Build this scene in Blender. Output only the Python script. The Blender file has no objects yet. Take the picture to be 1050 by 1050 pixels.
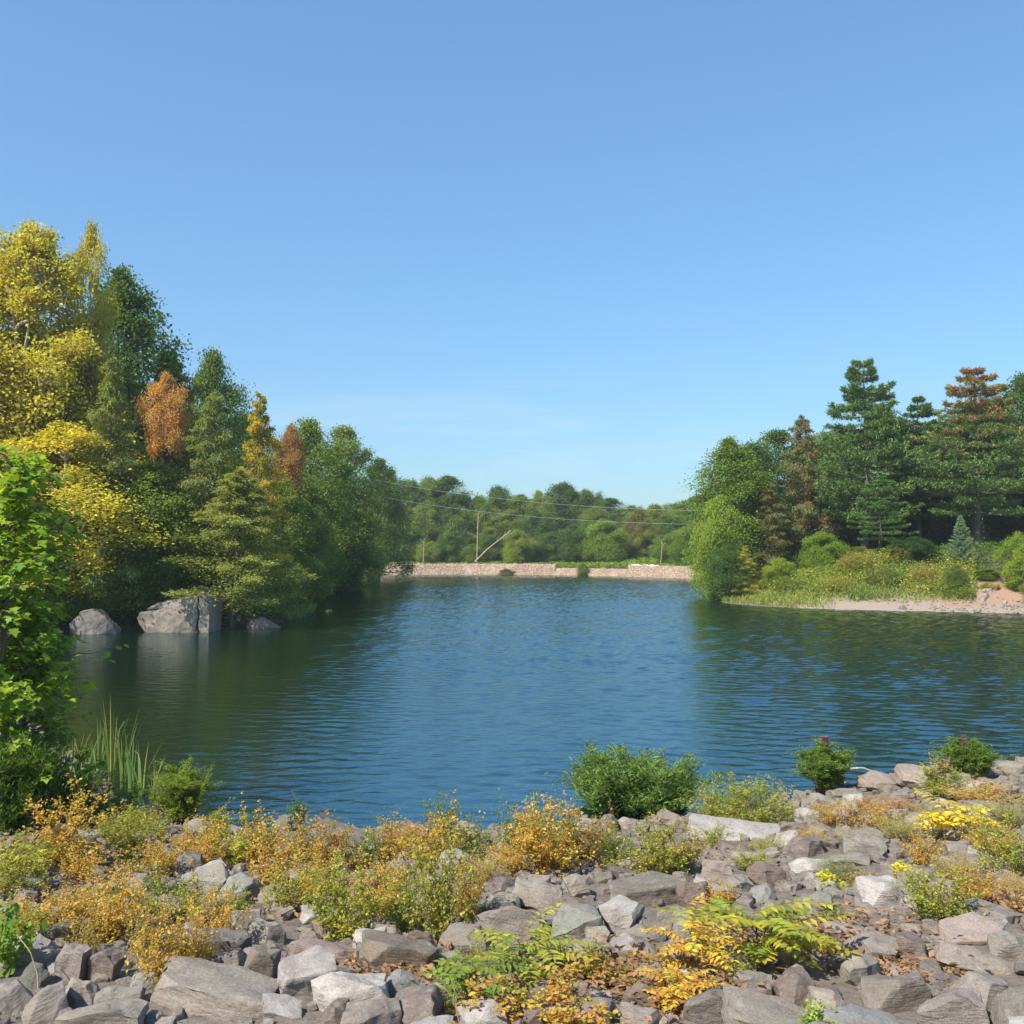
import bpy, bmesh, math
import numpy as np
from mathutils import Vector, Matrix, noise as mnoise

sc = bpy.context.scene
COL = sc.collection
RNG = np.random.default_rng(11)
R = math.radians

# ------------------------------------------------------------------ camera model
CAM = np.array([0.0, 0.0, 4.2])
FPX, CX, HZ = 1000.0, 525.0, 564.0
PITCH = math.atan((HZ - 525.0) / FPX)
cp, sp = math.cos(PITCH), math.sin(PITCH)
SUN_EL = R(47)
SUN_AZ = math.atan2(-0.62, -0.62)           # x = sin, y = cos


def ray(px, py):
    x = (px - CX) / FPX
    y = (525.0 - py) / FPX
    d = np.array([x, cp - y * sp, sp + y * cp])
    return d


# ------------------------------------------------------------------ terrain
SHORE = np.array([
    (-7.6, 18.2), (-6.9, 16.8), (-5.6, 15.8), (-4.5, 15.1), (-2.6, 14.6), (-1.0, 14.75), (0.5, 14.95),
    (2.2, 15.3), (3.6, 15.9), (4.9, 16.7), (6.0, 17.6), (7.4, 18.3), (9.0, 19.0), (11.5, 20.2), (15, 22.5), (20, 26),
    (28, 30), (40, 33), (60, 36), (75, 48), (70, 58), (52, 60), (42, 61.5), (36, 63.0), (33, 65.0), (30, 66.5), (26.5, 67.5),
    (22, 69.5), (18.6, 73), (16.8, 77.5), (17.0, 83), (19.5, 90), (24, 98), (29, 110), (32, 125),
    (30.5, 138), (26, 147), (19, 157), (8, 167), (-8, 171), (-23, 170), (-27, 160), (-25, 140), (-22.5, 125), (-24, 112), (-24.5, 98), (-21, 84),
    (-16, 74), (-13.2, 66), (-12.9, 60), (-13.8, 54.5), (-15.2, 51.5), (-19, 51.5), (-22.5, 50.5), (-25, 46), (-22, 39), (-17.5, 32), (-13.5, 26.5), (-10.2, 21.5)])


def sdist(x, y):
    """distance to the lake's shoreline, positive on land"""
    x = np.asarray(x, float); y = np.asarray(y, float)
    shp = x.shape; x = x.ravel(); y = y.ravel()
    best = np.full(x.shape, 1e18); inside = np.zeros(x.shape, bool)
    n = len(SHORE)
    for i in range(n):
        ax, ay = SHORE[i]; bx, by = SHORE[(i + 1) % n]
        ex, ey = bx - ax, by - ay
        t = np.clip(((x - ax) * ex + (y - ay) * ey) / (ex * ex + ey * ey), 0, 1)
        d = (x - ax - t * ex) ** 2 + (y - ay - t * ey) ** 2
        best = np.minimum(best, d)
        c = ((ay > y) != (by > y)) & (x < ex * (y - ay) / (ey if ey != 0 else 1e-9) + ax)
        inside ^= c
    d = np.sqrt(best)
    return np.where(inside, -d, d).reshape(shp)


def sstep(a, b, v):
    t = np.clip((v - a) / (b - a), 0, 1)
    return t * t * (3 - 2 * t)


def wob(x, y, s, k):
    return (np.sin(x * s + 1.3 * k) * np.cos(y * s * 1.13 + k * 2.1) + 0.6 * np.sin(x * s * 2.3 + y * s * 1.7 + k) +
            0.4 * np.cos(x * s * 4.1 - y * s * 3.7 + k * 3.3)) * 0.5


def height(x, y):
    x = np.asarray(x, float); y = np.asarray(y, float)
    s0 = sdist(x, y)
    s = np.maximum(s0, 0)
    s = s + 0.35 * wob(x, y, 0.9, 1.0) * sstep(0.3, 2, s)
    hn = 2.75 * np.tanh(0.178 * s / 2.75)
    hl = 0.28 * np.minimum(s, 4) + 0.17 * np.clip(s - 4, 0, 60)
    hr = 0.16 * np.minimum(s, 3) + 0.29 * np.clip(s - 3, 0, 9.5) + 0.13 * np.clip(s - 12.5, 0, 70)
    hf = np.minimum(0.9 * s, 1.35) + 0.075 * np.clip(s - 6, 0, 130)
    wn = 1 - sstep(30, 42, y - 0.12 * np.abs(x))
    wf = sstep(112, 140, y)
    wr = sstep(0, 8, x)
    hm = hl * (1 - wr) + hr * wr
    h = hn * wn + (1 - wn) * (hf * wf + hm * (1 - wf))
    h = h + 0.05 * wob(x, y, 2.2, 4.0) * sstep(0.2, 1.5, s) + 0.35 * wob(x, y, 0.16, 2.0) * sstep(6, 20, s) * sstep(30, 60, y)
    return np.where(s0 < 0, np.maximum(0.28 * s0, -4), h)


def gz(x, y):
    return float(height(np.array([x]), np.array([y]))[0])


_T = np.concatenate([np.arange(2.5, 30, 0.04), np.arange(30, 320, 0.4)])


def hit(px, py):
    """where the ray through a point of the photograph meets the ground (or the water)"""
    d = ray(px, py)
    P = CAM[None] + _T[:, None] * d[None]
    g = np.maximum(height(P[:, 0], P[:, 1]), 0.0)
    k = np.argmax(P[:, 2] <= g)
    if P[k, 2] > g[k]:
        k = len(_T) - 1
    return P[k, 0], P[k, 1], float(g[k])


def at(px, dist):
    return (px - CX) / FPX * dist, dist


def ztop(py, dist):
    return CAM[2] + (HZ - py) / FPX * dist


# ------------------------------------------------------------------ materials
def new_mat(name):
    m = bpy.data.materials.new(name); m.use_nodes = True
    nt = m.node_tree; nt.nodes.clear()
    out = nt.nodes.new('ShaderNodeOutputMaterial')
    return m, nt, out


class NT:
    def __init__(s, nt): s.nt = nt
    def n(s, t, **kw):
        o = s.nt.nodes.new(t)
        for k, v in kw.items():
            if k.startswith('i_'):
                o.inputs[k[2:].replace('_', ' ')].default_value = v
            else:
                setattr(o, k, v)
        return o
    def l(s, a, b): s.nt.links.new(a, b)
    def mix(s, fac, a, b, mode='MIX'):
        o = s.nt.nodes.new('ShaderNodeMix'); o.data_type = 'RGBA'; o.blend_type = mode
        for sock, v in ((o.inputs[0], fac), (o.inputs[6], a), (o.inputs[7], b)):
            if hasattr(v, 'is_linked'): s.l(v, sock)
            elif isinstance(v, (int, float)): sock.default_value = v if sock.type == 'VALUE' else (v, v, v, 1)
            else: sock.default_value = (*v, 1)
        return o.outputs[2]
    def math(s, op, a, b=0.0, clamp=False):
        o = s.nt.nodes.new('ShaderNodeMath'); o.operation = op; o.use_clamp = clamp
        for sock, v in ((o.inputs[0], a), (o.inputs[1], b)):
            if hasattr(v, 'is_linked'): s.l(v, sock)
            else: sock.default_value = v
        return o.outputs[0]
    def ramp(s, v, a, b, c=0.0, d=1.0):
        o = s.nt.nodes.new('ShaderNodeMapRange'); o.clamp = True
        s.l(v, o.inputs[0])
        for i, k in enumerate((a, b, c, d)): o.inputs[1 + i].default_value = k
        return o.outputs[0]
    def noise(s, vec, scale, detail=4, rough=0.55, dist=0.0):
        o = s.n('ShaderNodeTexNoise'); o.inputs['Scale'].default_value = scale
        o.inputs['Detail'].default_value = detail; o.inputs['Roughness'].default_value = rough
        o.inputs['Distortion'].default_value = dist
        if vec is not None: s.l(vec, o.inputs['Vector'])
        return o.outputs[0]


def leaf_material(name, transl=0.35, rough=0.55, spec=0.25):
    """leaf colour = the object's own two leaf colours mixed leaf by leaf"""
    m, nt, out = new_mat(name); g = NT(nt)
    at_ = g.n('ShaderNodeAttribute', attribute_name='Col')
    sep = g.n('ShaderNodeSeparateColor'); g.l(at_.outputs['Color'], sep.inputs[0])
    oi = g.n('ShaderNodeObjectInfo')
    t2 = g.n('ShaderNodeAttribute', attribute_type='OBJECT', attribute_name='leaf_tint')
    c = g.mix(sep.outputs[1], oi.outputs['Color'], t2.outputs['Color'])
    v = g.ramp(sep.outputs[0], 0, 1, 1.35, 2.60)
    hsv = g.n('ShaderNodeHueSaturation'); g.l(c, hsv.inputs['Color']); g.l(v, hsv.inputs['Value'])
    g.l(g.ramp(sep.outputs[2], 0, 1, 0.485, 0.515), hsv.inputs['Hue'])
    p = g.n('ShaderNodeBsdfPrincipled'); p.inputs['Roughness'].default_value = rough
    p.inputs['Specular IOR Level'].default_value = spec
    g.l(hsv.outputs[0], p.inputs['Base Color'])
    tr = g.n('ShaderNodeBsdfTranslucent')
    g.l(g.mix(1.0, hsv.outputs[0], (1.3, 1.2, 0.5), 'MULTIPLY'), tr.inputs['Color'])
    mx = g.n('ShaderNodeMixShader'); mx.inputs[0].default_value = transl
    g.l(p.outputs[0], mx.inputs[1]); g.l(tr.outputs[0], mx.inputs[2]); g.l(mx.outputs[0], out.inputs[0])
    return m


def bark_material(name, base, dark, scale=(9, 9, 1.6)):
    m, nt, out = new_mat(name); g = NT(nt)
    tc = g.n('ShaderNodeTexCoord'); mp = g.n('ShaderNodeMapping'); mp.inputs['Scale'].default_value = scale
    g.l(tc.outputs['Object'], mp.inputs[0])
    f = g.noise(mp.outputs[0], 3.0, 6, 0.65)
    c = g.mix(g.ramp(f, 0.35, 0.65), dark, base)
    p = g.n('ShaderNodeBsdfPrincipled'); p.inputs['Roughness'].default_value = 0.9
    g.l(c, p.inputs['Base Color'])
    b = g.n('ShaderNodeBump'); b.inputs['Strength'].default_value = 0.5; g.l(f, b.inputs['Height']); g.l(b.outputs[0], p.inputs['Normal'])
    g.l(p.outputs[0], out.inputs[0])
    return m


def rock_material(name, freq=1.0):
    m, nt, out = new_mat(name); g = NT(nt)
    tc = g.n('ShaderNodeTexCoord'); oi = g.n('ShaderNodeObjectInfo')
    off = g.n('ShaderNodeVectorMath', operation='SCALE'); off.inputs[0].default_value = (13.1, 7.7, 5.3); g.l(oi.outputs['Random'], off.inputs['Scale'])
    ad = g.n('ShaderNodeVectorMath', operation='ADD'); g.l(tc.outputs['Object'], ad.inputs[0]); g.l(off.outputs[0], ad.inputs[1])
    v = ad.outputs[0]
    big = g.noise(v, 1.9 * freq, 5, 0.6, 0.4)
    mid = g.noise(v, 6.0 * freq, 8, 0.7)
    fine = g.noise(v, 38 * freq, 6, 0.75)
    st = g.n('ShaderNodeMapping'); st.inputs['Scale'].default_value = (1.2, 2.0, 9.0); st.inputs['Rotation'].default_value = (0.5, 0.3, 0.2); g.l(v, st.inputs[0])
    strata = g.noise(st.outputs[0], 2.2 * freq, 5, 0.6, 0.6)
    base = oi.outputs['Color']
    c = g.mix(g.ramp(big, 0.38, 0.66, 0, 0.75), base, (0.235, 0.198, 0.165))              # warm weathering
    c = g.mix(g.ramp(mid, 0.55, 0.72, 0, 0.55), c, (0.43, 0.40, 0.375))                   # pale bloom
    c = g.mix(g.ramp(strata, 0.30, 0.46, 0.6, 0), c, g.mix(1.0, c, (0.52, 0.48, 0.46), 'MULTIPLY'))
    c = g.mix(g.ramp(fine, 0.32, 0.68, 0.0, 1.0), g.mix(1.0, c, (0.62, 0.61, 0.60), 'MULTIPLY'), g.mix(1.0, c, (1.22, 1.2, 1.18), 'MULTIPLY'))
    lich = g.noise(v, 2.6 * freq, 7, 0.75, 0.9)
    c = g.mix(g.ramp(lich, 0.66, 0.74, 0, 0.65), c, (0.52, 0.53, 0.50))
    rust = g.noise(v, 3.4 * freq, 4, 0.6, 1.2)
    c = g.mix(g.ramp(rust, 0.64, 0.76, 0, 0.6), c, (0.26, 0.13, 0.07))
    p = g.n('ShaderNodeBsdfPrincipled'); p.inputs['Roughness'].default_value = 0.82; p.inputs['Specular IOR Level'].default_value = 0.3
    g.l(c, p.inputs['Base Color'])
    hsum = g.math('ADD', g.math('MULTIPLY', mid, 0.9), g.math('MULTIPLY', fine, 0.35))
    hsum = g.math('ADD', hsum, g.math('MULTIPLY', strata, 0.8))
    b = g.n('ShaderNodeBump'); b.inputs['Strength'].default_value = 0.55; b.inputs['Distance'].default_value = 0.05
    g.l(hsum, b.inputs['Height']); g.l(b.outputs[0], p.inputs['Normal'])
    g.l(p.outputs[0], out.inputs[0])
    return m


M = {}
M['leaf'] = leaf_material('leaf', 0.48)
M['needle'] = leaf_material('needle', 0.15, 0.6, 0.2)
M['bark'] = bark_material('grey_bark', (0.20, 0.165, 0.13), (0.07, 0.055, 0.045))
M['palebark'] = bark_material('pale_bark', (0.52, 0.47, 0.38), (0.20, 0.17, 0.13))
M['stem'] = bark_material('reddish_stem', (0.20, 0.10, 0.06), (0.09, 0.05, 0.03), (30, 30, 8))
M['drystem'] = bark_material('dry_stem', (0.50, 0.38, 0.26), (0.28, 0.19, 0.12), (30, 30, 8))
M['rock'] = rock_material('riprap_rock')
M['boulder'] = rock_material('boulder_rock', 0.9)


def simple_mat(name, c1, c2, scale, rough=0.9, bump=0.4, dist=0.03):
    m, nt, out = new_mat(name); g = NT(nt)
    ge = g.n('ShaderNodeNewGeometry')
    f = g.noise(ge.outputs['Position'], scale, 8, 0.7)
    p = g.n('ShaderNodeBsdfPrincipled'); p.inputs['Roughness'].default_value = rough
    g.l(g.mix(g.ramp(f, 0.35, 0.65), c1, c2), p.inputs['Base Color'])
    b = g.n('ShaderNodeBump'); b.inputs['Strength'].default_value = bump; b.inputs['Distance'].default_value = dist
    g.l(f, b.inputs['Height']); g.l(b.outputs[0], p.inputs['Normal']); g.l(p.outputs[0], out.inputs[0])
    return m


def ground_mat():
    m, nt, out = new_mat('ground_soil'); g = NT(nt)
    ge = g.n('ShaderNodeNewGeometry'); pos = ge.outputs['Position']
    a = g.n('ShaderNodeAttribute', attribute_name='Zone')
    sep = g.n('ShaderNodeSeparateColor'); g.l(a.outputs['Color'], sep.inputs[0])
    n1 = g.noise(pos, 1.6, 8, 0.65); n2 = g.noise(pos, 11, 6, 0.7); n3 = g.noise(pos, 60, 4, 0.7)
    c = g.mix(g.ramp(n1, 0.35, 0.65), (0.055, 0.042, 0.028), (0.10, 0.085, 0.045))               # forest soil
    dirt = g.mix(g.ramp(n2, 0.35, 0.65), (0.125, 0.098, 0.078), (0.215, 0.178, 0.145))               # bank soil
    sand = g.mix(g.ramp(n3, 0.3, 0.7), (0.25, 0.19, 0.14), (0.36, 0.285, 0.22))                   # beach sand
    red = g.mix(g.ramp(n2, 0.35, 0.65), (0.25, 0.145, 0.09), (0.38, 0.25, 0.165))                  # bare reddish earth
    edge = g.math('MULTIPLY', g.math('SUBTRACT', n1, 0.5), 0.7)
    def msk(o): return g.ramp(g.math('ADD', o, edge), 0.4, 0.6)
    c = g.mix(msk(sep.outputs[0]), c, dirt); c = g.mix(msk(sep.outputs[1]), c, sand); c = g.mix(msk(sep.outputs[2]), c, red)
    p = g.n('ShaderNodeBsdfPrincipled'); p.inputs['Roughness'].default_value = 0.95
    g.l(c, p.inputs['Base Color'])
    b = g.n('ShaderNodeBump'); b.inputs['Strength'].default_value = 0.6; b.inputs['Distance'].default_value = 0.06
    g.l(g.math('ADD', n2, g.math('MULTIPLY', n3, 0.4)), b.inputs['Height']); g.l(b.outputs[0], p.inputs['Normal'])
    g.l(p.outputs[0], out.inputs[0])
    return m


M['ground'] = ground_mat()


def water_mat():
    m, nt, out = new_mat('lake_water'); g = NT(nt)
    ge = g.n('ShaderNodeNewGeometry'); pos = ge.outputs['Position']
    mp = g.n('ShaderNodeMapping'); mp.inputs['Scale'].default_value = (0.7, 1.5, 1); mp.inputs['Rotation'].default_value = (0, 0, R(-12)); g.l(pos, mp.inputs[0])
    h = g.noise(mp.outputs[0], 5.5, 3, 0.6)
    b = g.n('ShaderNodeBump'); b.inputs['Strength'].default_value = 1.0; b.inputs['Distance'].default_value = 0.010
    g.l(h, b.inputs['Height'])
    p = g.n('ShaderNodeBsdfPrincipled'); p.inputs['Base Color'].default_value = (0.007, 0.015, 0.008, 1)
    p.inputs['Roughness'].default_value = 0.05; p.inputs['IOR'].default_value = 3.8; p.inputs['Specular Tint'].default_value = (0.50, 0.87, 1.0, 1); p.inputs['Specular IOR Level'].default_value = 0.5
    g.l(b.outputs[0], p.inputs['Normal']); g.l(p.outputs[0], out.inputs[0])
    return m


M['water'] = water_mat()


# ------------------------------------------------------------------ mesh helpers
def mesh_np(name, V, F, mat=None, col=None, smooth=False):
    """V (n,3); F list of equal-length index arrays (each (m,k)) or one array"""
    if not isinstance(F, (list, tuple)): F = [F]
    F = [np.asarray(f, np.int32) for f in F if len(f)]
    me = bpy.data.meshes.new(name)
    V = np.asarray(V, np.float32)
    nl = sum(f.size for f in F); npoly = sum(len(f) for f in F)
    me.vertices.add(len(V)); me.vertices.foreach_set('co', V.ravel())
    me.loops.add(nl); me.loops.foreach_set('vertex_index', np.concatenate([f.ravel() for f in F]))
    me.polygons.add(npoly)
    tot = np.concatenate([np.full(len(f), f.shape[1], np.int32) for f in F])
    st = np.concatenate([[0], np.cumsum(tot)[:-1]]).astype(np.int32)
    me.polygons.foreach_set('loop_start', st)
    try: me.polygons.foreach_set('loop_total', tot)
    except Exception: pass
    if smooth: me.polygons.foreach_set('use_smooth', np.ones(npoly, bool))
    if col is not None:
        c = np.ones((len(V), 4), np.float32); c[:, :col.shape[1]] = col
        ca = me.color_attributes.new('Col', 'FLOAT_COLOR', 'POINT'); ca.data.foreach_set('color', c.ravel())
    if mat: me.materials.append(mat)
    me.update(calc_edges=True); me.validate()
    return me


def link(name, data, parent=None, loc=None):
    o = bpy.data.objects.new(name, data); COL.objects.link(o)
    if parent is not None: o.parent = parent
    if loc is not None: o.location = loc
    return o


def tag(o, label=None, cat=None, group=None, kind=None):
    if label: o['label'] = label
    if cat: o['category'] = cat
    if group: o['group'] = group
    if kind: o['kind'] = kind
    return o


def unit(v):
    return v / np.maximum(np.linalg.norm(v, axis=-1, keepdims=True), 1e-9)


DIAMOND = (np.array([(0, 0, 0), (0.5, 0.42, 0.10), (0, 1, -0.06), (-0.5, 0.42, 0.10)]), [np.array([(0, 1, 2), (0, 2, 3)])])
BLADE = (np.array([(-0.5, 0, 0), (0.5, 0, 0), (0.4, 0.55, 0.05), (-0.4, 0.55, 0.05), (0, 1, -0.05)]), [np.array([(0, 1, 2, 3)]), np.array([(3, 2, 4)])])
OVAL = (np.array([(0, 0, 0), (0.42, 0.25, 0.08), (0.5, 0.55, 0.09), (0, 1, -0.10), (-0.5, 0.55, 0.09), (-0.42, 0.25, 0.08), (0, 0.5, 0.0)]),
        [np.array([(0, 1, 6), (1, 2, 6), (2, 3, 6), (3, 4, 6), (4, 5, 6), (5, 0, 6)])])
_mp = [(0.0, 0.0), (0.20, 0.02), (0.5, 0.12), (0.36, 0.30), (0.58, 0.55), (0.30, 0.55), (0.0, 1.0), (-0.30, 0.55), (-0.58, 0.55), (-0.36, 0.30), (-0.5, 0.12), (-0.20, 0.02)]
MAPLE = (np.array([(x, y, 0.12 * abs(x) - 0.12 * max(y - 0.5, 0)) for x, y in _mp] + [(0, 0.35, 0.0)]), [np.array([(i, (i + 1) % 12, 12) for i in range(12)])])


def leaves(tmpl, P, D, N, L, W, rnd, g=None, b=None):
    """place a leaf at each P: along D, facing N, length L, width W. returns V, F, colour"""
    T, F = tmpl
    n, k = len(P), len(T)
    D = unit(D); X = unit(np.cross(D, N)); Z = np.cross(X, D)
    L = np.broadcast_to(L, (n,)); W = np.broadcast_to(W, (n,))
    V = (P[:, None] + T[None, :, 0, None] * (X * W[:, None])[:, None] + T[None, :, 1, None] * (D * L[:, None])[:, None]
         + T[None, :, 2, None] * (Z * L[:, None])[:, None]).reshape(-1, 3)
    base = (np.arange(n) * k)[:, None, None]
    FF = [(base + f[None]).reshape(-1, f.shape[1]) for f in F]
    c = np.zeros((n, 3)); c[:, 0] = rnd.random(n) if True else 0
    c[:, 1] = rnd.random(n) if g is None else g
    c[:, 2] = rnd.random(n) if b is None else b
    return V, FF, np.repeat(c, k, axis=0)


def tube(pts, rad, sides=6):
    pts = np.asarray(pts, float); rad = np.broadcast_to(np.asarray(rad, float), (len(pts),))
    t = unit(np.gradient(pts, axis=0))
    ref = np.array([1.0, 0, 0]) if abs(t[0, 0]) < 0.8 else np.array([0, 1.0, 0])
    a = unit(np.cross(t, ref)); b = np.cross(t, a)
    th = np.linspace(0, 2 * math.pi, sides, endpoint=False)
    V = pts[:, None] + rad[:, None, None] * (np.cos(th)[None, :, None] * a[:, None] + np.sin(th)[None, :, None] * b[:, None])
    m = len(pts)
    i = np.arange(m - 1)[:, None] * sides; j = np.arange(sides)[None]; j2 = (j + 1) % sides
    F = np.stack([i + j, i + j2, i + sides + j2, i + sides + j], -1).reshape(-1, 4)
    return V.reshape(-1, 3), F


class Acc:
    def __init__(s): s.V = []; s.F = {}; s.C = []; s.n = 0
    def add(s, V, F, C=None):
        if not isinstance(F, (list, tuple)): F = [F]
        for f in F: s.F.setdefault(f.shape[1], []).append(f + s.n)
        s.V.append(V); s.n += len(V)
        s.C.append(C if C is not None else np.full((len(V), 3), 0.5))
    def mesh(s, name, mat, smooth=False):
        return mesh_np(name, np.concatenate(s.V), [np.concatenate(v) for v in s.F.values()], mat, np.concatenate(s.C), smooth)


def bend(p0, p1, up, n=6, rnd=None, jit=0.0):
    t = np.linspace(0, 1, n)[:, None]
    p = p0 * (1 - t) + p1 * t
    p = p + np.array([0, 0, 1.0]) * (up * 4 * t * (1 - t))
    if rnd is not None and jit: p[1:-1] += rnd.normal(0, jit, (n - 2, 3))
    return p


# ------------------------------------------------------------------ tree prototypes (height 1)
def prof_round(u): return np.clip(np.sin(math.pi * np.clip(u * 0.86 + 0.12, 0, 1)), 0, 1) ** 0.65
def prof_cone(u): return np.clip((1.02 - u) ** 0.75 * (0.55 + 0.45 * min(1, u * 5)), 0, 1)
def prof_tall(u): return np.clip(np.sin(math.pi * np.clip(u * 0.80 + 0.18, 0, 1)), 0, 1) ** 0.5 * (1 - 0.35 * u)


def deciduous(seed, Rc=0.27, z0=0.07, prof=prof_round, nl=30, nsub=12, nleaf=100, lobe=0.108, leafL=0.0125, bark='bark', droop=0.25, open_=1.0, tmpl=DIAMOND):
    r = np.random.default_rng(seed)
    T = Acc(); top = 0.80
    n = 9
    tz = np.linspace(-0.02, top, n)
    tp = np.stack([np.cumsum(r.normal(0, 0.008, n)), np.cumsum(r.normal(0, 0.008, n)), tz], 1); tp[:2, :2] = 0
    T.add(*tube(tp, 0.016 * (1 - tz / top * 0.82) + 0.004 * (tz < 0.02), 8))
    A = Acc()
    phi0 = r.random() * 6.28
    for i in range(nl):
        u = (i + r.random() * 0.9) / nl
        z = z0 + (0.95 - z0) * u
        a = phi0 + i * 2.399 + r.normal(0, 0.3)
        rr = Rc * float(prof(u)) * r.uniform(0.45, 0.92)
        if i >= nl - 2: rr *= 0.4
        c = np.array([rr * math.cos(a), rr * math.sin(a), z])
        lr = lobe * r.uniform(0.65, 1.25) * (0.35 + 0.65 * float(prof(u)))
        k = max(0, min(n - 1, int((z - rr * 0.8) / top * (n - 1))))
        s0 = tp[max(k, 1)]
        T.add(*tube(bend(s0, c, -0.01, 6, r, 0.006), np.linspace(0.0065, 0.002, 6), 5))
        d = unit(r.normal(0, 1, (nsub, 3)) + np.array([0, 0, 0.35]))
        sub = c + d * lr * r.uniform(0.55, 1.08, (nsub, 1)) * np.array([1, 1, 0.9])
        cl = r.random(nsub)
        for j in range(nsub):
            if r.random() < 0.35: T.add(*tube(bend(c, sub[j], 0.0, 4), np.linspace(0.0022, 0.0008, 4), 4))
            m = int(nleaf * r.uniform(0.6, 1.4))
            q = r.normal(0, 1, (m, 3)) * np.array([0.35, 0.35, 0.27]) * lr * open_
            P = sub[j] + q
            out = unit(P - np.array([0, 0, z - 0.04]))
            D = unit(out * 0.8 + r.normal(0, 0.7, (m, 3)) + np.array([0, 0, -droop]))
            N = unit(np.array([0, 0, 1.0]) + out * 0.6 + r.normal(0, 0.55, (m, 3)))
            L = leafL * r.uniform(0.7, 1.3, m)
            g = np.clip(cl[j] + r.normal(0, 0.22, m), 0, 1)
            A.add(*leaves(tmpl, P, D, N, L, L * 0.72, r, g, np.clip(cl[j] + r.normal(0, 0.25, m), 0, 1)))
    return {'trunk': T.mesh('trunk_mesh', M[bark], True), 'crown': A.mesh('crown_mesh', M['leaf'])}


def feathery(seed, Rc=0.25, nb=62, bark='bark'):
    """conical tree of upswept, then arching sprays (several branches from low down)"""
    r = np.random.default_rng(seed); T = Acc(); A = Acc()
    n = 8; tz = np.linspace(-0.02, 0.9, n)
    tp = np.stack([np.cumsum(r.normal(0, .006, n)), np.cumsum(r.normal(0, .006, n)), tz], 1); tp[:2, :2] = 0
    T.add(*tube(tp, 0.012 * (1 - tz * 0.85), 7))
    for i in range(nb):
        u = (i + r.random()) / nb
        z = 0.06 + 0.86 * u
        a = i * 2.399 + r.normal(0, .3)
        Lb = Rc * (1.04 - u) ** 0.7 * r.uniform(0.7, 1.2)
        s0 = np.array([np.interp(z, tz, tp[:, 0]), np.interp(z, tz, tp[:, 1]), z])
        e = s0 + np.array([math.cos(a) * Lb, math.sin(a) * Lb, Lb * r.uniform(0.15, 0.55)])
        pts = bend(s0, e, Lb * 0.16, 7, r, 0.004)
        T.add(*tube(pts, np.linspace(0.0042, 0.001, 7), 4))
        cl = r.random()
        m = int(560 * (Lb / Rc + 0.25))
        t = r.uniform(0.18, 1.05, m)
        idx = np.clip(t * 6, 0, 5.999); k = idx.astype(int); f = (idx - k)[:, None]
        P = pts[k] * (1 - f) + pts[k + 1] * f
        wid = 0.26 * Lb * (1.15 - t)[:, None] + 0.008
        P = P + r.normal(0, 1, (m, 3)) * wid * np.array([0.8, 0.8, 0.38]) + np.array([0, 0, -0.4]) * np.abs(r.normal(0, 1, (m, 1))) * wid * 0.6
        out = unit(e - s0)
        D = unit(out + r.normal(0, .55, (m, 3)) + np.array([0, 0, -0.5]))
        N = unit(np.array([0, 0, 1.0]) + out * 0.4 + r.normal(0, .5, (m, 3)))
        L = 0.0115 * r.uniform(.7, 1.3, m)
        A.add(*leaves(DIAMOND, P, D, N, L, L * .6, r, np.clip(cl + r.normal(0, .25, m), 0, 1), np.clip(cl + r.normal(0, .25, m), 0, 1)))
    return {'trunk': T.mesh('trunk_mesh', M[bark], True), 'crown': A.mesh('crown_mesh', M['leaf'])}


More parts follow.
